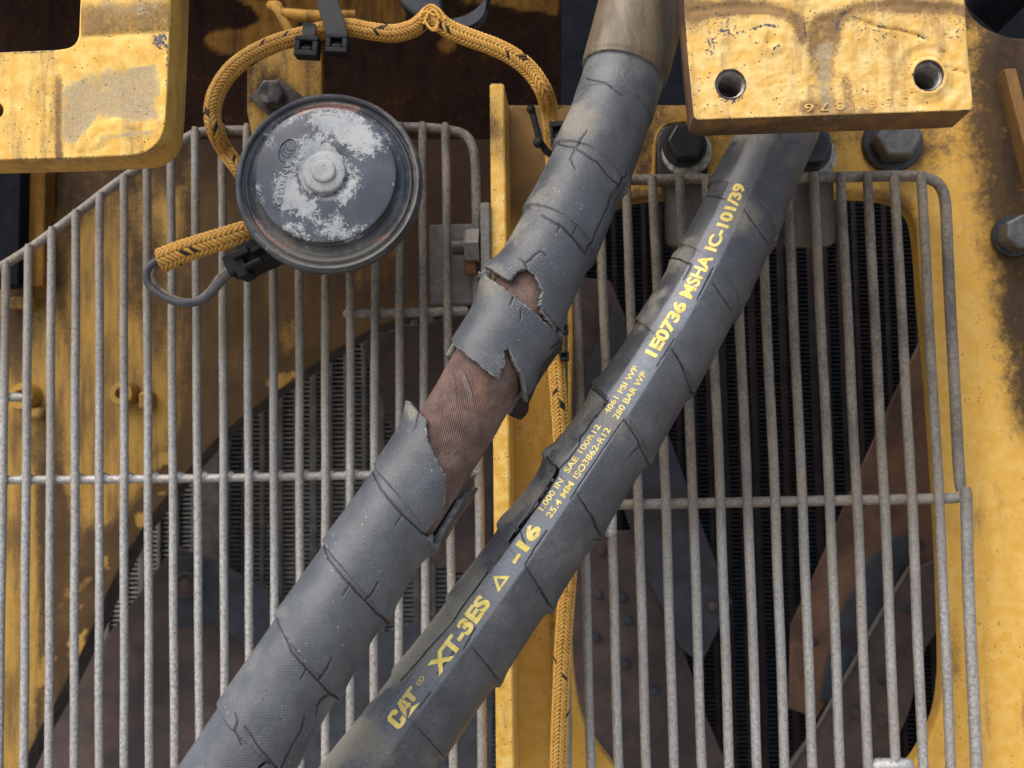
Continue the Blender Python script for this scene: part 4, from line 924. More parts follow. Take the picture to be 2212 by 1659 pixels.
# rusty bar, hook and grommet at the top
M_RUSTY = yellow('rusty_yellow_bar', base=(0.36, 0.185, 0.03), light=(0.42, 0.23, 0.05), grime=(0.10, 0.05, 0.025), amount=0.5, speck=.6, spec=.1)
TB = MB().tube(PP([(612, 28, .066), (650, 34, .064), (690, 37, .063), (730, 36, .063), (768, 34, .064)]), [.0024, .0031, .0032, .0031, .0027], 20).build('rusty_bar', M_RUSTY)
tag(TB, 'short rusty yellow bar under the cable tie strap at the top edge', 'bar')
TB = MB().tube(PP([(585, 12, .075), (598, 14, .071), (606, 28, .068), (618, 52, .066), (632, 78, .068)]), [.0025, .0030, .0028, .0025, .0022], 18).build('rusty_hook', M_RUSTY)
tag(TB, 'bent rusty yellow hook end left of the rusty bar at the top edge', 'hook')
GM = thing('grommet', P(958, -20, 0.1), 'black rubber grommet at the top edge behind the kink of the loom', 'grommet')
plate('grommet_ring', [(856, -60), (1062, -60)] + [(958 + 104 * math.cos(t), -30 + 80 * math.sin(t)) for t in np.linspace(0, math.pi, 24)], [circle(998, 6, 44, 30)], 0.1, 0.008, [M_BOLTB], GM, bevel=0.002)

# ------------------------------------------------------------------ the two hoses
class Hose:
    def __init__(s, ctrl, R, ds=0.00037, nth=316):
        """ctrl rows (u, v, distance from the camera along the view axis)"""
        s.R = R; A = spline(ctrl, 900)
        W3 = np.array([CAM + RW @ (np.array([(u - CU) / F, -(v - CV) / F, -1.0]) * d) for u, v, d in A])
        s.ax, s.s = resample(W3, ds); s.n = len(s.ax); s.nth = nth
        T = np.gradient(s.ax, axis=0); T /= np.linalg.norm(T, axis=1)[:, None]
        N = CAM - s.ax; N -= T * (N * T).sum(1)[:, None]; N /= np.linalg.norm(N, axis=1)[:, None]
        B = np.cross(T, N); B = np.where(((B @ RW)[:, 0] < 0)[:, None], -B, B)
        s.T, s.N, s.B = T, N, B; s.px = proj(s.ax)
        s.th = np.linspace(-np.pi, np.pi, nth, endpoint=False)
    def point(s, sv, th, r):
        """interpolated surface point(s)"""
        f = lambda A: np.stack([np.interp(sv, s.s, A[:, k]) for k in range(3)], -1)
        return f(s.ax) + np.asarray(r)[..., None] * (np.cos(th)[..., None] * f(s.N) + np.sin(th)[..., None] * f(s.B))
    def s_of(s, u, v):                 # arclength nearest to a pixel
        return s.s[np.argmin(np.hypot(s.px[:, 0] - u, s.px[:, 1] - v))]
    def s_surf(s, u, v, th, r=None):   # arclength where the surface line at angle th passes nearest to a pixel
        t = np.full(s.n, th); q = proj(s.point(s.s, t, np.full(s.n, r or s.R)))
        return s.s[np.argmin(np.hypot(q[:, 0] - u, q[:, 1] - v))]
    def grid(s):
        return np.meshgrid(s.s, s.th, indexing='ij')
    def tube(s, name, rad, keep, mats, parent, attrs, thick=None, rim=1, s_range=None):
        S_, TH = s.grid(); Pt = s.ax[:, None, :] + rad[..., None] * (np.cos(TH)[..., None] * s.N[:, None, :] + np.sin(TH)[..., None] * s.B[:, None, :])
        idx = np.arange(s.n * s.nth).reshape(s.n, s.nth); a, b = idx[:-1], idx[1:]
        Fc = np.stack([a, np.roll(a, -1, 1), np.roll(b, -1, 1), b], -1).reshape(-1, 4)
        k4 = keep.ravel()[Fc].all(1); Fc = Fc[k4]
        used = np.zeros(s.n * s.nth, bool); used[Fc.ravel()] = True; re = np.cumsum(used) - 1
        me = mesh(name, Pt.reshape(-1, 3)[used], re[Fc].tolist())
        c0 = np.median(co(me) , axis=0)
        # outward normals?
        f = me.polygons[len(me.polygons) // 2]; vi = f.vertices[0]; src = np.flatnonzero(used)[vi]; outv = Pt.reshape(-1, 3)[src] - s.ax[src // s.nth]
        if Vector(outv).dot(f.normal) < 0: me.flip_normals()
        for k, v in attrs.items(): attr(me, k, np.broadcast_to(v, S_.shape).ravel()[used])
        lay = me.uv_layers.new(name='UVMap'); li = np.empty(len(me.loops), np.int32); me.loops.foreach_get('vertex_index', li)
        UVs = np.stack([S_.ravel()[used] * 1000, (TH.ravel()[used]) * s.R * 1000], 1)[li]
        UVs = UVs.reshape(-1, 4, 2); wrap = (UVs[:, :, 1].max(1) - UVs[:, :, 1].min(1)) > s.R * 1000 * np.pi
        fix = UVs[:, :, 1]; fix[wrap] = np.where(fix[wrap] < 0, fix[wrap] + 2 * np.pi * s.R * 1000, fix[wrap])
        lay.data.foreach_set('uv', UVs.astype(np.float32).ravel())
        o = link(name, me, mats, parent)
        if thick:
            m = o.modifiers.new('thickness', 'SOLIDIFY'); m.thickness = thick; m.offset = -1; m.material_offset_rim = rim; m.material_offset = rim
        return o
def rubber(name, col_lo, col_hi, stripe=False, specks=False):
    n = NT(name); uvv = n.sep(n.uv()); u, v = uvv[0], uvv[1]
    a = n.noise(90, 4, 0.6); f = n.noise(700, 4, 0.7); ff = n.noise(2200, 3, 0.7); big = n.noise(28, 3, 0.5)
    c = n.mix(n.step(n.math('ADD', n.math('MULTIPLY', a, 0.6), n.math('MULTIPLY', f, 0.4)), 0.35, 0.66), col_lo, col_hi)
    # cloth imprint: offset rows of small dimples
    pu, pv = 1.06, 0.95
    col = n.math('DIVIDE', v, pv); odd = n.math('MULTIPLY', n.math('MODULO', n.math('FLOOR', n.math('ADD', col, 1000)), 2.0), 0.5)
    fu = n.math('SUBTRACT', n.math('FRACT', n.math('ADD', n.math('ADD', n.math('DIVIDE', u, pu), odd), 500)), 0.5); fv = n.math('SUBTRACT', n.math('FRACT', n.math('ADD', col, 1000)), 0.5)
    dd = n.math('SQRT', n.math('ADD', n.math('MULTIPLY', fu, fu), n.math('MULTIPLY', fv, fv)))
    dot = n.step(dd, 0.42, 0.26)
    wear = n.at('smooth'); dot = n.math('MULTIPLY', dot, n.math('SUBTRACT', 1.0, wear))
    c = n.mix(n.math('MULTIPLY', n.math('MULTIPLY', dot, n.mixf(n.step(big, .35, .6), .35, 1.0)), 0.75), c, tuple(x * 0.40 for x in col_lo))
    d = n.at('dust'); dm = n.step(n.math('ADD', d, n.math('MULTIPLY', n.math('SUBTRACT', n.math('ADD', f, a), 1.0), 0.7)), 0.15, 0.95)
    c = n.mix(n.math('MULTIPLY', dm, 0.8), c, n.mix(n.step(ff, .35, .65), (0.165, 0.145, 0.105), (0.27, 0.245, 0.19)))
    h = n.math('SUBTRACT', n.math('MULTIPLY', f, 0.35), n.math('MULTIPLY', dot, 0.8))
    if stripe:
        st = n.at('stripe'); c = n.mix(n.math('MULTIPLY', st, n.math('SUBTRACT', 0.8, n.math('MULTIPLY', dm, .75))), c, n.mix(n.step(f, .4, .65), (0.150, 0.163, 0.186), (0.205, 0.220, 0.245)))  # smooth layline; its pale blue includes sky reflection put into the colour
    pt = n.math('MULTIPLY', n.step(n.vor(260), 0.13, 0.07), n.step(n.noise(70, 3, .6), 0.52, 0.6)); c = n.mix(n.math('MULTIPLY', pt, 0.75), c, (0.014, 0.014, 0.016))
    if specks:
        sp = n.step(n.vor(330), 0.085, 0.05); c = n.mix(n.math('MULTIPLY', sp, n.step(n.noise(55, 3, .6), 0.45, 0.58)), c, (0.55, 0.55, 0.53))
    ck = n.at('crack'); c = n.mix(n.math('MULTIPLY', n.step(n.math('ADD', ck, n.math('MULTIPLY', n.math("SUBTRACT", f, 0.5), 0.2)), 0.26, 0.62), 0.97), c, (0.010, 0.009, 0.009))
    e = n.at('edge'); em_ = n.step(n.math('ADD', e, n.math('MULTIPLY', n.math('SUBTRACT', f, 0.5), 0.9)), 0.35, 0.75); c = n.mix(n.math('MULTIPLY', em_, 0.75), c, (0.27, 0.265, 0.245))
    return n.out(c, n.mixf(dm, 0.42, 0.8), 0, n.bump(h, 0.00055, 0.8), 0.5)
M_RUB1 = rubber('torn_hose_rubber', (0.051, 0.055, 0.061), (0.091, 0.096, 0.103), specks=True)
M_RUB2 = rubber('printed_hose_rubber', (0.047, 0.050, 0.056), (0.086, 0.090, 0.098), stripe=True)
M_RUBIN = plain('torn_rubber_edge', (0.15, 0.145, 0.135), 0.85, 0.5, 500, 0.2, 0.0006)
M_RUBDK = plain('dark_rubber_inside', (0.045, 0.033, 0.028), 0.85, 0.4, 300, 0.2)
def core_mat():
    n = NT('rusty_inner_ply'); uvv = n.sep(n.uv()); u, v = uvv[0], uvv[1]
    a = n.noise(120, 4, 0.65); f = n.noise(1000, 4, 0.75); g = n.noise(420, 4, .7); s_ = n.noise(160, 3, .6, n.scaled(1, 1, 1))
    w = n.math('ADD', n.math('ADD', n.math('MULTIPLY', u, 0.42), n.math('MULTIPLY', v, -1.0)), n.math('MULTIPLY', a, 1.0))
    rib = n.math('ABSOLUTE', n.math('SUBTRACT', n.math('MULTIPLY', n.math('FRACT', n.math('ADD', n.math('DIVIDE', w, 0.98), 500)), 2.0), 1.0))
    on = n.step(n.math('ADD', n.math('MULTIPLY', n.noise(50, 3, .6), 1.0), n.math('MULTIPLY', g, .3)), 0.50, 0.80)
    rr = n.mixf(on, n.math('MULTIPLY', rib, 0.75), n.math('MULTIPLY', g, 1.0))
    c = n.mix(n.step(a, .35, .65), (0.098, 0.060, 0.047), (0.168, 0.110, 0.087))
    c = n.mix(n.step(n.noise(38, 3, .5), .52, .68), c, (0.165, 0.088, 0.062))
    c = n.mix(n.math('MULTIPLY', n.step(f, .55, .75), .6), c, (0.25, 0.175, 0.14))
    c = n.mix(n.math('MULTIPLY', n.math('MULTIPLY', n.step(rib, .35, .0), n.math('SUBTRACT', 1.0, on)), .42), c, (0.05, 0.028, 0.022))
    c = n.mix(n.math('MULTIPLY', n.step(f, .42, .28), .7), c, (0.055, 0.030, 0.024))
    c = n.mix(n.math('MULTIPLY', n.at('score'), .5), c, (0.30, 0.27, 0.26)); c = n.mix(n.math('MULTIPLY', n.at('dark_score'), .7), c, (0.03, 0.02, 0.018))
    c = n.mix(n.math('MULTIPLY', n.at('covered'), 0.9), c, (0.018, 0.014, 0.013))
    return n.out(c, 0.8, 0, n.bump(n.math('ADD', rr, n.math('MULTIPLY', f, .6)), 0.0007, 0.85), 0.25)
M_CORE = core_mat()
def thinline(uv, L, w): return pdist(uv, [(a, b, k) for a, b, k in L]) - w
def cracks(uv, rows, jit, amp):
    d = np.full(len(uv), 1e9); q = uv + jit * amp
    for row in rows: d = np.minimum(d, pdist(q, row))
    return d

# ---- hose 1: torn cover
H1_ = Hose([(1452, -280, 480), (1418, -110, 470), (1400, -40, 466), (1348, 160, 458), (1308, 280, 450), (1250, 415, 440), (1180, 560, 428), (1128, 655, 421), (1077, 756, 414), (1003, 890, 406), (939, 990, 400), (789, 1220, 386), (630, 1470, 374), (519, 1650, 366), (462, 1743, 362), (375, 1890, 356)] and
           [(u, v, d / 1000) for u, v, d in [(1452, -280, 480), (1418, -110, 470), (1400, -40, 466), (1348, 160, 458), (1308, 280, 450), (1250, 415, 440), (1180, 560, 428), (1128, 655, 421), (1077, 756, 414), (1003, 890, 406), (939, 990, 400), (789, 1220, 386), (630, 1470, 374), (519, 1650, 366), (462, 1743, 362), (375, 1890, 356)]], 0.018)
T1 = thing('torn_hose', P(1003, 890, 0.0), 'thick black hydraulic hose with its cover torn open to the rusty brown inner ply', 'hydraulic hose')
S_, TH = H1_.grid(); R1 = 0.018
base_pts = H1_.ax[:, None, :] + R1 * (np.cos(TH)[..., None] * H1_.N[:, None, :] + np.sin(TH)[..., None] * H1_.B[:, None, :])
UV1 = proj(base_pts); front = np.cos(TH) > 0.02
flat = UV1.reshape(-1, 2); jit = np.stack([fbm(base_pts.reshape(-1, 3), 500, 3, 101) - .5, fbm(base_pts.reshape(-1, 3), 500, 3, 102) - .5], 1) * 2
s_collar = H1_.s_of(1347, 158); sA0 = H1_.s_of(1140, 632); sB0 = H1_.s_of(1055, 795); sB1 = H1_.s_of(915, 1030)
holeA = [(1000, 572), (1057, 582), (1099, 611), (1107, 608), (1120, 588), (1138, 580), (1154, 594), (1163, 612), (1171, 630), (1163, 660), (1176, 682), (1197, 713), (1208, 724), (1204, 723), (1156, 676), (1116, 642), (1076, 614), (1042, 590), (990, 560)]
holeB = [(940, 715), (976, 734), (990, 754), (1034, 789), (1061, 813), (1078, 824), (1082, 800), (1093, 784), (1090, 760), (1098, 754), (1108, 781), (1122, 810), (1127, 837), (1130, 870), (1190, 870), (1190, 960), (1060, 1075), (935, 1172), (914, 1153), (951, 1112), (957, 1100), (962, 1026), (939, 982), (926, 951), (921, 927), (922, 906), (910, 895), (871, 845), (850, 820)]
seam1 = [((1262, 168), (1349, 207)), ((1200, 308), (1333, 400)), ((1152, 452), (1268, 549)), ((1040, 596), (1203, 722)), ((792, 996), (946, 1197)), ((690, 1166), (840, 1349)), ((598, 1332), (737, 1513)), ((520, 1555), (606, 1664))]
sa1 = np.array([H1_.s_surf(*a, -1.3) for a, b in seam1]); sb1 = np.array([H1_.s_surf(*b, 1.3) for a, b in seam1])
lines1 = [sa + (sb - sa) * (TH + 1.3) / 2.6 for sa, sb in zip(sa1, sb1)]
fr1 = np.clip((S_ - (lines1[0] - .036)) / .036, 0, 1)
for q, L in enumerate(lines1):
    nx = lines1[q + 1] if q + 1 < len(lines1) else L + .036
    fr1 = np.where(S_ > L, np.clip((S_ - L) / np.maximum(nx - L, .01), 0, 1), fr1)
lower = S_ > sB1
rad1 = R1 + (0.0014 * fr1 ** 1.5 - 0.0006) * (0.3 + 0.7 * np.abs(np.sin(TH))) * np.where(S_ < s_collar + .02, 0, 1) + 0.0007 * (fbm(base_pts, 45, 3, 111) - .5)
def near(u, v, r): return np.exp(-((UV1[..., 0] - u) ** 2 + (UV1[..., 1] - v) ** 2) / r ** 2) * front
rad1 = rad1 + 0.0058 * near(885, 850, 42) + 0.0022 * near(1042, 600, 40) + 0.0012 * near(985, 730, 60) + 0.003 * near(1195, 740, 45) + 0.0022 * near(1140, 830, 40) + 0.0012 * near(1075, 810, 35) + 0.0010 * near(960, 1060, 50) + 0.0022 * near(940, 1195, 26) + 0.0016 * near(835, 1340, 24) + 0.0016 * near(1335, 400, 22) + 0.0010 * near(1095, 600, 28) + 0.0015 * near(1060, 578, 30)
cr1 = [[(1204, 310, .8), (1240, 318, 1.2), (1290, 350, 1.2), (1331, 400, 2)], [(1167, 462, .8), (1190, 475, 1.8), (1215, 490, 2.6), (1245, 522, 2.4), (1267, 549, 2.2)], [(1268, 283, .4), (1258, 300, 1.4), (1241, 320, 1.6), (1231, 343, .5)], [(1233, 345, .4), (1243, 366, .5)],
       [(1351, 374, 1.2), (1340, 388, 1.0), (1330, 408, 3.0), (1318, 428, 3.6), (1314, 447, 1.6), (1304, 467, 1.2), (1284, 505, 1.2), (1267, 549, 2)],
       [(1124, 559, .4), (1136, 569, 1.4), (1138, 582, 1.8)], [(1138, 568, 1.5), (1152, 555, 1.4), (1171, 543, .9), (1181, 553, .4)], [(1110, 641, 1.4), (1102, 658, .4)], [(1127, 668, .5), (1124, 690, .5)], [(1197, 706, 2), (1206, 722, 2.5), (1180, 750, .5)],
       [(794, 1000, .7), (802, 1020, 1.2), (820, 1055, 1.6), (845, 1085, 2.0), (867, 1109, 2.0), (890, 1130, 2.0), (915, 1154, 2.4)], [(868, 1112, 1.3), (855, 1135, .4)], [(693, 1170, .6), (705, 1205, 1.2), (737, 1244, 1.8), (790, 1300, 1.9), (840, 1348, 2.4)], [(817, 1256, .4), (803, 1280, 1.3), (789, 1299, 1.5)], [(757, 1262, 1.2), (741, 1285, .4)],
       [(600, 1336, .6), (612, 1375, 1.2), (630, 1410, 1.6), (657, 1440, 1.7), (690, 1474, 2), (710, 1496, 2.6), (738, 1514, 2)], [(718, 1420, .5), (704, 1445, 1.2), (687, 1472, 1.6)], [(660, 1448, 1.2), (648, 1468, .4)], [(508, 1543, .5), (513, 1563, 1.7), (508, 1577, 1.2), (520, 1611, .4)], [(660, 1550, .5), (650, 1580, 1.2), (630, 1612, 1.4), (606, 1660, 2.2)], [(716, 1500, 3), (697, 1512, 3.2), (687, 1526, 2.0), (687, 1552, .6)], [(530, 1570, .5), (555, 1610, .9), (590, 1650, 1.6), (600, 1660, 2)], [(560, 1660, 4), (575, 1648, 3), (585, 1650, 1)],
       [(912, 893, 1.4), (902, 910, 1.0), (893, 930, .5)], [(1265, 170, .4), (1310, 180, .7), (1347, 207, .5)], [(1246, 490, .8), (1238, 505, .3)], [(1212, 487, 1), (1204, 500, .3)], [(640, 1190, .2), (648, 1205, .4)]]
dcr = cracks(flat, [[(a, b, k * .66) for a, b, k in L] for L in cr1], jit, 2.0).reshape(S_.shape)
jit = jit + .55 * np.stack([fbm(base_pts.reshape(-1, 3), 1500, 2, 103) - .5, fbm(base_pts.reshape(-1, 3), 1500, 2, 104) - .5], 1) * 2
dA = psd(flat + jit * 2.6, holeA).reshape(S_.shape); dB = psd(flat + jit * 2.6, holeB).reshape(S_.shape)
gone = front & ((dA < 0) | (dB < 0) | (dcr < -1.75))
gone |= (~front) & (S_ > sB0 + 0.004) & (S_ < sB1) | (~front) & (S_ > sA0 - .002) & (S_ < sA0 + .004)
keep1 = ~gone & (S_ > s_collar)
edge1 = .9 * sstep(6, 0, np.minimum(np.abs(dA), np.abs(dB)) + 5 * (fbm(base_pts, 200, 3, 9) - .4)) * front + 0.22 * sstep(3.4, 1.2, dcr) * sstep(.6, 1.4, dcr) * front
n1 = fbm(base_pts, 55, 4, 121)
dust1 = 0.35 * sstep(0.5, 0.72, n1) * sstep(0.3, -0.8, TH) * front * (S_ < sA0) + .18 * sstep(.5, .72, n1) * sstep(-.2, -1.1, TH) + 0.62 * near(1230, 265, 70) + 0.5 * near(1130, 500, 45) + .6 * near(1085, 600, 26) + .6 * near(1060, 625, 30) + .25 * near(1075, 800, 50) + .3 * near(900, 900, 25) + 0.12 * sstep(.55, .7, n1) + .5 * near(612, 1325, 16) + 0.35 * sstep(s_collar + .03, s_collar, S_) + .35 * sstep(0.8, 1.4, TH) * sstep(.45, .6, n1)
smooth1 = 0.75 * sstep(s_collar + .03, s_collar + .01, S_) + 0.55 * sstep(sB1 - .02, sB1 + .06, S_) + 0.35 * (fbm(base_pts, 90, 3, 122) > .55) * 0 + .4 * near(1240, 260, 80)
smooth1 = np.clip(smooth1, 0, .85); dust1 = dust1 + .6 * near(884, 872, 14) + .6 * near(897, 897, 12)
crack1 = sstep(2.0, -.1, dcr) * front
rad1 = rad1 - 0.0004 * sstep(2.2, 0, dcr) * front
H1_.tube('rubber_cover', rad1, keep1, [M_RUB1, M_RUBIN], T1, {'dust': dust1, 'smooth': smooth1, 'edge': edge1, 'crack': crack1}, thick=0.0024)
rc = 0.0152 + 0.00022 * (fbm(base_pts, 420, 3, 131) - .5) * 2 + 0.00035 * (fbm(base_pts, 70, 3, 132) - .5)
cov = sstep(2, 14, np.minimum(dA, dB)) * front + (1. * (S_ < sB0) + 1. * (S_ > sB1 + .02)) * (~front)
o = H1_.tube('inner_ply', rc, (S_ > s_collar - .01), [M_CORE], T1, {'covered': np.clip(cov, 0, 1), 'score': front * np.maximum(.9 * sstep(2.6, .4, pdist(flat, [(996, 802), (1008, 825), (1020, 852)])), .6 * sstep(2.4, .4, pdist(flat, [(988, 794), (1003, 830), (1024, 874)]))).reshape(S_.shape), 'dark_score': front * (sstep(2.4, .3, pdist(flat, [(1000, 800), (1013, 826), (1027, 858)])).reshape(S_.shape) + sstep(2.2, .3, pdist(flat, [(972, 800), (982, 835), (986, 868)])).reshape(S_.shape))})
nsl = NT('brown_sheen_sleeve'); _a = nsl.noise(120, 4, .6, nsl.scaled(1, 1, .18)); _f = nsl.noise(900, 3, .7)
_c = nsl.mix(nsl.step(nsl.math('ADD', nsl.math('MULTIPLY', _a, .75), nsl.math('MULTIPLY', _f, .25)), .36, .64), (0.066, 0.048, 0.027), (0.165, 0.124, 0.076))  # stretched two-tone noise: the sleeve's metallic sheen put into the colour
SLEEVE = nsl.out(_c, .5, .1, nsl.bump(_f, .0002, .5), .4)
# sleeve at the very top
Rs = 0.0200 + 0 * S_; 
sl = H1_.tube('end_sleeve', 0.0197 - 0.0005 * sstep(s_collar - .003, s_collar + .0005, S_), (S_ < s_collar + .0008) & (S_ >= 0), [SLEEVE, M_RUBIN], T1, {'dust': 0 * S_}, thick=0.0028)
# torn flaps standing off the hose
def flap(name, rows, thick, mats, parent, sub=6):
    """rows of view-pixel points with depth, lofted to a curved strip"""
    A = np.array([[P(*q) for q in r] for r in rows]); m, k = A.shape[:2]
    U = np.stack([spline(A[i], k * sub) for i in range(m)]); U = np.stack([spline(U[:, j], m * sub) for j in range(U.shape[1])], 1)
    n0, n1_ = U.shape[:2]; jag = (fbm(U, 500, 3, 141)[..., None] - .5) * 0.0012; U = U + jag * np.array([1, .4, 1])
    idx = np.arange(n0 * n1_).reshape(n0, n1_); Fc = np.stack([idx[:-1, :-1], idx[:-1, 1:], idx[1:, 1:], idx[1:, :-1]], -1).reshape(-1, 4).tolist()
    me = mesh(name, U.reshape(-1, 3), Fc); attr(me, 'dust', np.full(n0 * n1_, .25)); attr(me, 'edge', np.zeros(n0 * n1_)); attr(me, 'smooth', np.full(n0 * n1_, .1))
    lay = me.uv_layers.new(name='UVMap'); li = np.empty(len(me.loops), np.int32); me.loops.foreach_get('vertex_index', li)
    g = np.stack(np.meshgrid(np.linspace(0, 14, n0), np.linspace(0, 8, n1_), indexing='ij'), -1).reshape(-1, 2)[li]; lay.data.foreach_set('uv', g.astype(np.float32).ravel())
    o = link(name, me, mats, parent); mm = o.modifiers.new('thickness', 'SOLIDIFY'); mm.thickness = thick; mm.offset = 0; mm.material_offset_rim = 1; mm.material_offset = 2 if len(mats) > 2 else 0
    return o
FM = [M_RUB1, M_RUBIN, M_RUBDK]
flap('torn_flap', [[(1186, 742, -.004), (1197, 735, .000), (1206, 728, .006)], [(1174, 775, -.004), (1190, 766, .001), (1207, 750, .008)], [(1152, 808, -.004), (1168, 800, .001), (1183, 786, .008)], [(1136, 838, -.004), (1147, 834, .002), (1156, 828, .008)], [(1134, 866, -.002), (1138, 865, .003), (1141, 862, .008)]], 0.0022, FM, T1)
flap('torn_flap', [[(1128, 838, .006), (1138, 850, .010), (1140, 860, .016)], [(1118, 862, .008), (1130, 880, .012), (1134, 890, .018)], [(1098, 894, .010), (1112, 900, .014), (1123, 902, .020)]], 0.0022, [M_RUBDK, M_RUBIN, M_RUBDK], T1)
flap('torn_flap', [[(1004, 1066, -.010), (1016, 1060, -.004), (1027, 1054, .002)], [(985, 1092, -.012), (998, 1096, -.006), (1008, 1088, 0)], [(962, 1124, -.013), (972, 1130, -.007), (984, 1120, -.001)], [(942, 1158, -.014), (952, 1164, -.008), (962, 1160, -.003)], [(936, 1172, -.014), (946, 1182, -.009), (952, 1186, -.004)]], 0.0022, [M_RUB1, M_RUBIN], T1)

# ---- hose 2: printed cover
H2_ = Hose([(u, v, d / 1000) for u, v, d in [(1770, 70, 494), (1722, 190, 485), (1698, 245, 480), (1676, 293, 476), (1620, 420, 466), (1568, 535, 456), (1484, 690, 447), (1360, 890, 439), (1185, 1150, 427), (1005, 1405, 418), (857, 1606, 413), (818, 1659, 412), (750, 1750, 410), (640, 1900, 407)]], 0.0185)
T2 = thing('printed_hose', P(1360, 890, 0.0), 'black hydraulic hose with yellow printing along a pale stripe and cracked cover', 'hydraulic hose')
S_, TH = H2_.grid(); R2 = 0.0185
bp2 = H2_.ax[:, None, :] + R2 * (np.cos(TH)[..., None] * H2_.N[:, None, :] + np.sin(TH)[..., None] * H2_.B[:, None, :])
UV2 = proj(bp2); fr2_ = np.cos(TH) > 0.02; fl2 = UV2.reshape(-1, 2)
def near2(u, v, r): return np.exp(-((UV2[..., 0] - u) ** 2 + (UV2[..., 1] - v) ** 2) / r ** 2) * fr2_
jit2 = np.stack([fbm(bp2.reshape(-1, 3), 500, 3, 201) - .5, fbm(bp2.reshape(-1, 3), 500, 3, 202) - .5], 1) * 2
seams = [[(1608, 453), (1660, 527)], [(1540, 612), (1583, 673)], [(1451, 753), (1475, 793), (1498, 855)], [(1347, 906), (1378, 950), (1400, 1002)], [(1247, 1068), (1280, 1118), (1301, 1168)], [(1134, 1221), (1166, 1270), (1194, 1319)], [(1027, 1406), (1058, 1445), (1084, 1480)], [(904, 1573), (936, 1610), (964, 1639)]]
s_line = np.array([H2_.s_of(*q[-1]) for q in seams]); 
# sawtooth radius: grows along each wrap, steps back behind each seam (seams slant round the hose)
ph_s = S_ - (TH - 1.35) * 0.0055
k = np.searchsorted(s_line, ph_s.ravel()).reshape(S_.shape); lo = np.r_[s_line[0] - .036, s_line][k]; hi = np.r_[s_line, s_line[-1] + .036][np.minimum(k, len(s_line))]
frac = np.clip((ph_s - lo) / (hi - lo), 0, 1)
instripe = sstep(-0.68, -0.60, TH) * sstep(0.06, -0.02, TH)
rad2 = R2 + (0.0014 * frac ** 1.6 - 0.0005) * (0.25 + 0.75 * np.abs(np.sin(TH))) * (1 - .7 * instripe) + 0.0006 * (fbm(bp2, 45, 3, 211) - .5) + 0.0001 * instripe
rad2 += 0.0024 * near2(1192, 990, 26) + 0.0016 * near2(1280, 838, 24) + .0014 * near2(1455, 556, 24) + .0012 * near2(1098, 1128, 24) + 0.0013 * near2(1300, 1168, 20) + .0012 * near2(1196, 1318, 18) + .0012 * near2(1085, 1480, 18) + .0008 * near2(1400, 1000, 20) - .0012 * near2(1258, 925, 22)
cr2 = [[(a, b, .9) if i else (a, b, .5) for i, (a, b) in enumerate(L)] for L in seams[1:]] + [[(1608, 453, .2), (1660, 527, .5)],
       [(1311, 867, 2.6), (1290, 894, 2.6), (1270, 916, 1.6), (1252, 940, 1.2), (1250, 960, .8), (1232, 990, 1.2), (1208, 1016, 1.0)], [(1204, 1020, 4.5), (1165, 1080, 4.2), (1122, 1143, 3.6), (1075, 1206, 2.6), (1035, 1262, 1.6), (1005, 1303, .7), (980, 1340, .7), (930, 1395, .6), (868, 1470, .5)],
       [(1277, 837, .8), (1295, 852, 1.0), (1312, 868, 2.0)], [(1184, 974, 1.2), (1190, 990, 1.6), (1194, 1003, 1.6), (1206, 1016, 2.5)], [(1446, 559, .5), (1470, 562, 1.4), (1493, 572, 1.6), (1485, 590, 1.0), (1476, 604, .5)], [(1520, 422, .4), (1545, 424, .7), (1568, 431, .5)],
       [(1541, 578, .6), (1531, 600, 1.8), (1520, 622, 1.3), (1505, 649, .5)], [(1457, 734, .8), (1440, 760, 1.0), (1418, 792, .6)], [(1347, 907, .5), (1325, 938, .4), (1287, 995, .9), (1260, 1035, 1.1), (1232, 1078, .8)], [(1181, 1147, 1.4), (1160, 1178, 1.6), (1134, 1220, 1.0)], [(1027, 1356, 1.0), (1001, 1404, .5)], [(931, 1494, .3), (905, 1530, .5)], [(985, 1400, .3), (945, 1455, .4)],
       [(1386, 962, .2), (1372, 975, .6), (1358, 990, .3)], [(1112, 1140, .4), (1125, 1150, .3), (1140, 1190, .5)], [(1280, 1165, .4), (1296, 1162, .8)], [(1165, 1272, .3), (1158, 1280, .4)]]
dcr2 = cracks(fl2, [[(a, b, k if k > 2.4 else k * .8) for a, b, k in L] for L in cr2], jit2, 1.5).reshape(S_.shape)
keep2 = ~(fr2_ & (dcr2 < -1.4))
n2 = fbm(bp2, 48, 4, 221); n3 = fbm(bp2, 130, 3, 222)
dust2 = 0.62 * sstep(.36, .58, n2) * sstep(-0.35, -1.0, TH) + 0.75 * sstep(H2_.s_of(1640, 380) + .012, H2_.s_of(1700, 250), S_ - .01 * (n2 - .5)) + 0.7 * near2(1595, 470, 42) * (0.6 + n2) + .75 * near2(1330, 920, 40) + .6 * near2(1235, 990, 40) + .55 * near2(1160, 1080, 60) + .75 * near2(1010, 1240, 48) + .75 * near2(905, 1410, 70) + .5 * near2(1010, 1320, 36) + .75 * near2(765, 1600, 60) + .45 * near2(820, 1620, 50) + .4 * near2(960, 1330, 40) + .3 * near2(1060, 1290, 60) + .5 * near2(930, 1640, 30) + .55 * near2(1620, 640, 16) + .6 * near2(1560, 760, 20) + .3 * near2(1240, 1200, 40) + .18 * sstep(.5, .65, n3)
stripe2 = instripe * (1 - .6 * sstep(.40, .62, n2)) * (0.35 + 0.65 * sstep(380, 560, UV2[..., 1]) * sstep(1560, 1250, UV2[..., 1]))
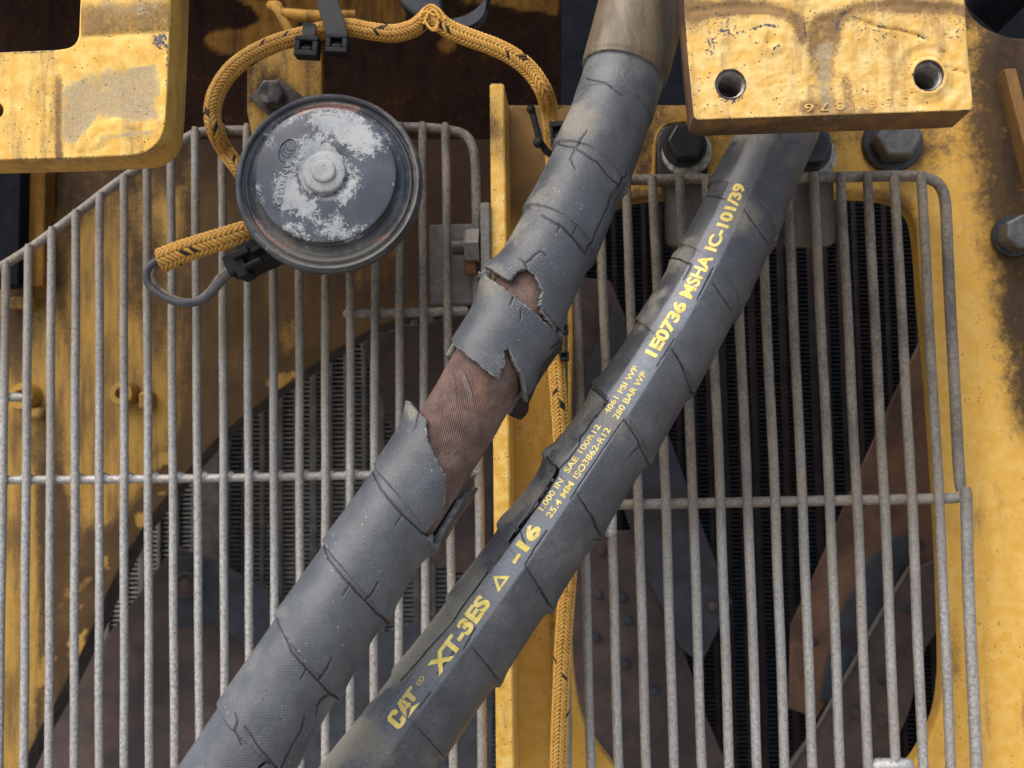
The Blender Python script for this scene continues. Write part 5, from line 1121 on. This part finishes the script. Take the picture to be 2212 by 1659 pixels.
edge2 = .40 * sstep(4.0, 1.4, dcr2) * sstep(.6, 1.6, dcr2) * fr2_ * (n3 > .48) + .8 * near2(1190, 985, 12)
smooth2 = np.clip(.85 * instripe + .5 * sstep(.35, .8, dust2) + .5 * sstep(-.2, -.9, TH) * (n2 > .5), 0, .92)
crack2 = sstep(2.2, 0, dcr2) * fr2_
H2_.tube('rubber_cover', rad2 - 0.0003 * sstep(2.2, 0, dcr2) * fr2_, keep2, [M_RUB2, M_RUBIN], T2, {'dust': dust2, 'smooth': smooth2, 'edge': edge2, 'stripe': stripe2, 'crack': crack2}, thick=0.0022)
H2_.tube('inner_ply', 0.0160 + 0 * S_, S_ > -1, [M_RUBDK], T2, {'dust': 0 * S_})
# printing
def print_mat():
    n = NT('yellow_print'); a = n.noise(900, 4, 0.75); b = n.noise(260, 3, .6); d = n.noise(60, 3, .6)
    c = n.mix(n.step(b, .35, .65), (0.66, 0.50, 0.09), (0.80, 0.64, 0.19)); c = n.mix(n.math('MULTIPLY', n.at('dust'), .75), c, (0.36, 0.25, 0.12))
    wear = n.step(n.math('ADD', n.math('MULTIPLY', a, .75), n.math('MULTIPLY', b, .25)), 0.435, 0.37); c = n.mix(n.math('MULTIPLY', wear, .85), c, (0.16, 0.15, 0.13))
    return n.out(c, .55, 0, n.bump(a, .0002, .5), .4)
M_PRINT = print_mat()
def printed(body, q0, q1, h, off, bold, name='printed_text', V=None, Fc=None, space=1.0, faded=0.0):
    """lettering wrapped on the hose from pixel q0 to q1 (its start and end), h metres tall, centred off metres from the stripe middle"""
    tm = -0.315 + off / R2; s0, s1 = H2_.s_surf(*q0, tm), H2_.s_surf(*q1, tm)
    if V is None: V, Fc = text_mesh(body, bold=bold, space=space, cut=0.09 if len(body) < 9 else .12)
    sv = s0 + (s1 - s0) * V[:, 0]; arc_ = -0.315 * R2 - (V[:, 1] - 0.5) * h + off; th = arc_ / R2
    # sit on the real outer surface
    from_r = np.empty(len(sv)); si = np.clip(np.searchsorted(H2_.s, sv), 1, H2_.n - 1); ti = (th + np.pi) / (2 * np.pi) * H2_.nth; t0 = np.floor(ti).astype(int)
    from_r = np.maximum.reduce([rad2[si, t0 % H2_.nth], rad2[si, (t0 + 1) % H2_.nth], rad2[si - 1, t0 % H2_.nth], rad2[si - 1, (t0 + 1) % H2_.nth]])
    pts = H2_.point(sv, th, from_r + 0.00012); uv = proj(pts)
    VV, FF = loop_faces(pts, Fc, -0.0003 * (pts - H2_.point(sv, th, 0 * sv)) / np.linalg.norm(pts - H2_.point(sv, th, 0 * sv), axis=1)[:, None])
    me = mesh(name, VV, FF); dd = np.clip(faded + 0.2 * (fbm(pts, 100, 3, 5) - .5), 0, 1); attr(me, 'dust', np.r_[dd, dd])
    bm = bmesh.new(); bm.from_mesh(me); bmesh.ops.recalc_face_normals(bm, faces=bm.faces); bm.to_mesh(me); bm.free()
    return link(name, me, [M_PRINT], T2, smooth=False)
MMK = 0.001
printed('XT-3ES', (935, 1450), (1056, 1298), 6.6 * MMK, 0.0003, 0.045)
printed('-16', (1109, 1216), (1163, 1138), 6.0 * MMK, 0.0004, 0.045)
printed('1.000 IN', (1172, 1104), (1217, 1038), 2.7 * MMK, -0.0022, 0.016); printed('25.4 MM', (1185, 1118), (1240, 1046), 2.7 * MMK, 0.0022, 0.016)
printed('SAE 100R12', (1232, 1026), (1303, 924), 2.7 * MMK, -0.0022, 0.016); printed('ISO3862-R12', (1246, 1036), (1320, 930), 2.7 * MMK, 0.0022, 0.016)
printed('4061 PSI WP', (1316, 898), (1383, 796), 2.7 * MMK, -0.0022, 0.016); printed('280 BAR WP', (1332, 906), (1396, 808), 2.7 * MMK, 0.0022, 0.016)
printed('1E0736', (1404, 768), (1478, 656), 5.9 * MMK, 0.0003, 0.045)
printed('MSHA', (1477, 640), (1538, 558), 5.9 * MMK, 0.0003, 0.034)
printed('IC-101/39', (1545, 548), (1614, 404), 5.6 * MMK, 0.0003, 0.040, faded=.15)
def shape(polys):
    cu = bpy.data.curves.new('s', 'CURVE'); cu.dimensions = '2D'; cu.fill_mode = 'BOTH'
    for L in polys:
        sp = cu.splines.new('POLY'); sp.points.add(len(L) - 1); sp.use_cyclic_u = True
        for q, (a, b) in zip(sp.points, L): q.co = (a, b, 0, 1)
    ob = bpy.data.objects.new('s', cu); COL.objects.link(ob); me = bpy.data.meshes.new_from_object(ob.evaluated_get(bpy.context.evaluated_depsgraph_get()))
    bpy.data.objects.remove(ob); bpy.data.curves.remove(cu); bm = bmesh.new(); bm.from_mesh(me); bpy.data.meshes.remove(me)
    for ax in (0, 1):
        for k in np.arange(.07, 1, .07):
            p = [0, 0, 0]; p[ax] = k; nr = [0, 0, 0]; nr[ax] = 1
            bmesh.ops.bisect_plane(bm, geom=list(bm.verts) + list(bm.edges) + list(bm.faces), dist=1e-6, plane_co=p, plane_no=nr)
    bm.verts.index_update(); V = np.array([(v.co.x, v.co.y) for v in bm.verts]); Fc = [tuple(v.index for v in f.verts) for f in bm.faces]; bm.free(); return V, Fc
V, Fc = shape([[(0, 0), (1, 0), (.5, 1)], [(.25, .15), (.75, .15), (.5, .66)]])
printed('', (1066, 1272), (1092, 1236), 5.6 * MMK, 0.0004, 0, 'printed_triangle', V, Fc)
# three-letter emblem with the triangle under its middle letter
Cl = [(.02, .16), (.08, .04), (.14, 0), (.25, 0), (.31, .04), (.34, .14), (.34, .36), (.22, .36), (.22, .22), (.20, .19), (.16, .19), (.14, .23), (.14, .77), (.16, .81), (.20, .81), (.22, .78), (.22, .66), (.34, .66), (.34, .84), (.31, .95), (.25, 1), (.12, 1), (.06, .96), (.02, .86)]
Al = [(.33, 0), (.335, .06), (.52, .47), (.60, .30), (.66, .40), (.585, 1), (.45, 1), (.37, .50)]
Tl = [(.62, 1), (.62, .78), (.72, .78), (.66, .36), (.70, .30), (.80, .22), (.84, .30), (.86, .78), (.98, .78), (.98, 1)]
Tr = [(.36, 0), (.84, 0), (.60, .26)]
Tri = [(.37, -.02), (.86, -.02), (.62, .24)]
V1, F1 = shape([Cl]); V2, F2 = shape([[(.37, .10), (.52, .38), (.62, .28), (.68, .36), (.60, 1), (.46, 1), (.37, .36)], [(.52, .50), (.57, .50), (.545, .78)]]); V3, F3 = shape([[(.63, 1), (.63, .80), (.73, .80), (.73, .34), (.80, .24), (.86, .34), (.86, .80), (.98, .80), (.98, 1)]]); V4, F4 = shape([[(.38, .0), (.84, .0), (.62, .22)]])
for q, (Va, Fa, fd) in enumerate(((V1, F1, 0.05), (V2, F2, .55), (V3, F3, .7), (V4, F4, 0.0))):
    printed('', (846, 1568), (897, 1489), 7.2 * MMK, 0.0000, 0, 'printed_emblem', Va, Fa, faded=fd)
Rg = [[(.5 + .5 * math.cos(t), .5 + .5 * math.sin(t)) for t in np.linspace(0, 2 * math.pi, 24, endpoint=False)], [(.5 + .36 * math.cos(t), .5 + .36 * math.sin(t)) for t in np.linspace(0, 2 * math.pi, 24, endpoint=False)], [(.36, .28), (.45, .28), (.45, .45), (.5, .45), (.58, .28), (.68, .28), (.58, .47), (.64, .6), (.56, .72), (.36, .72)]]
V, Fc = shape(Rg); printed('', (903, 1481), (918, 1462), 2.3 * MMK, -0.0014, 0, 'printed_emblem', V, Fc, faded=.8)
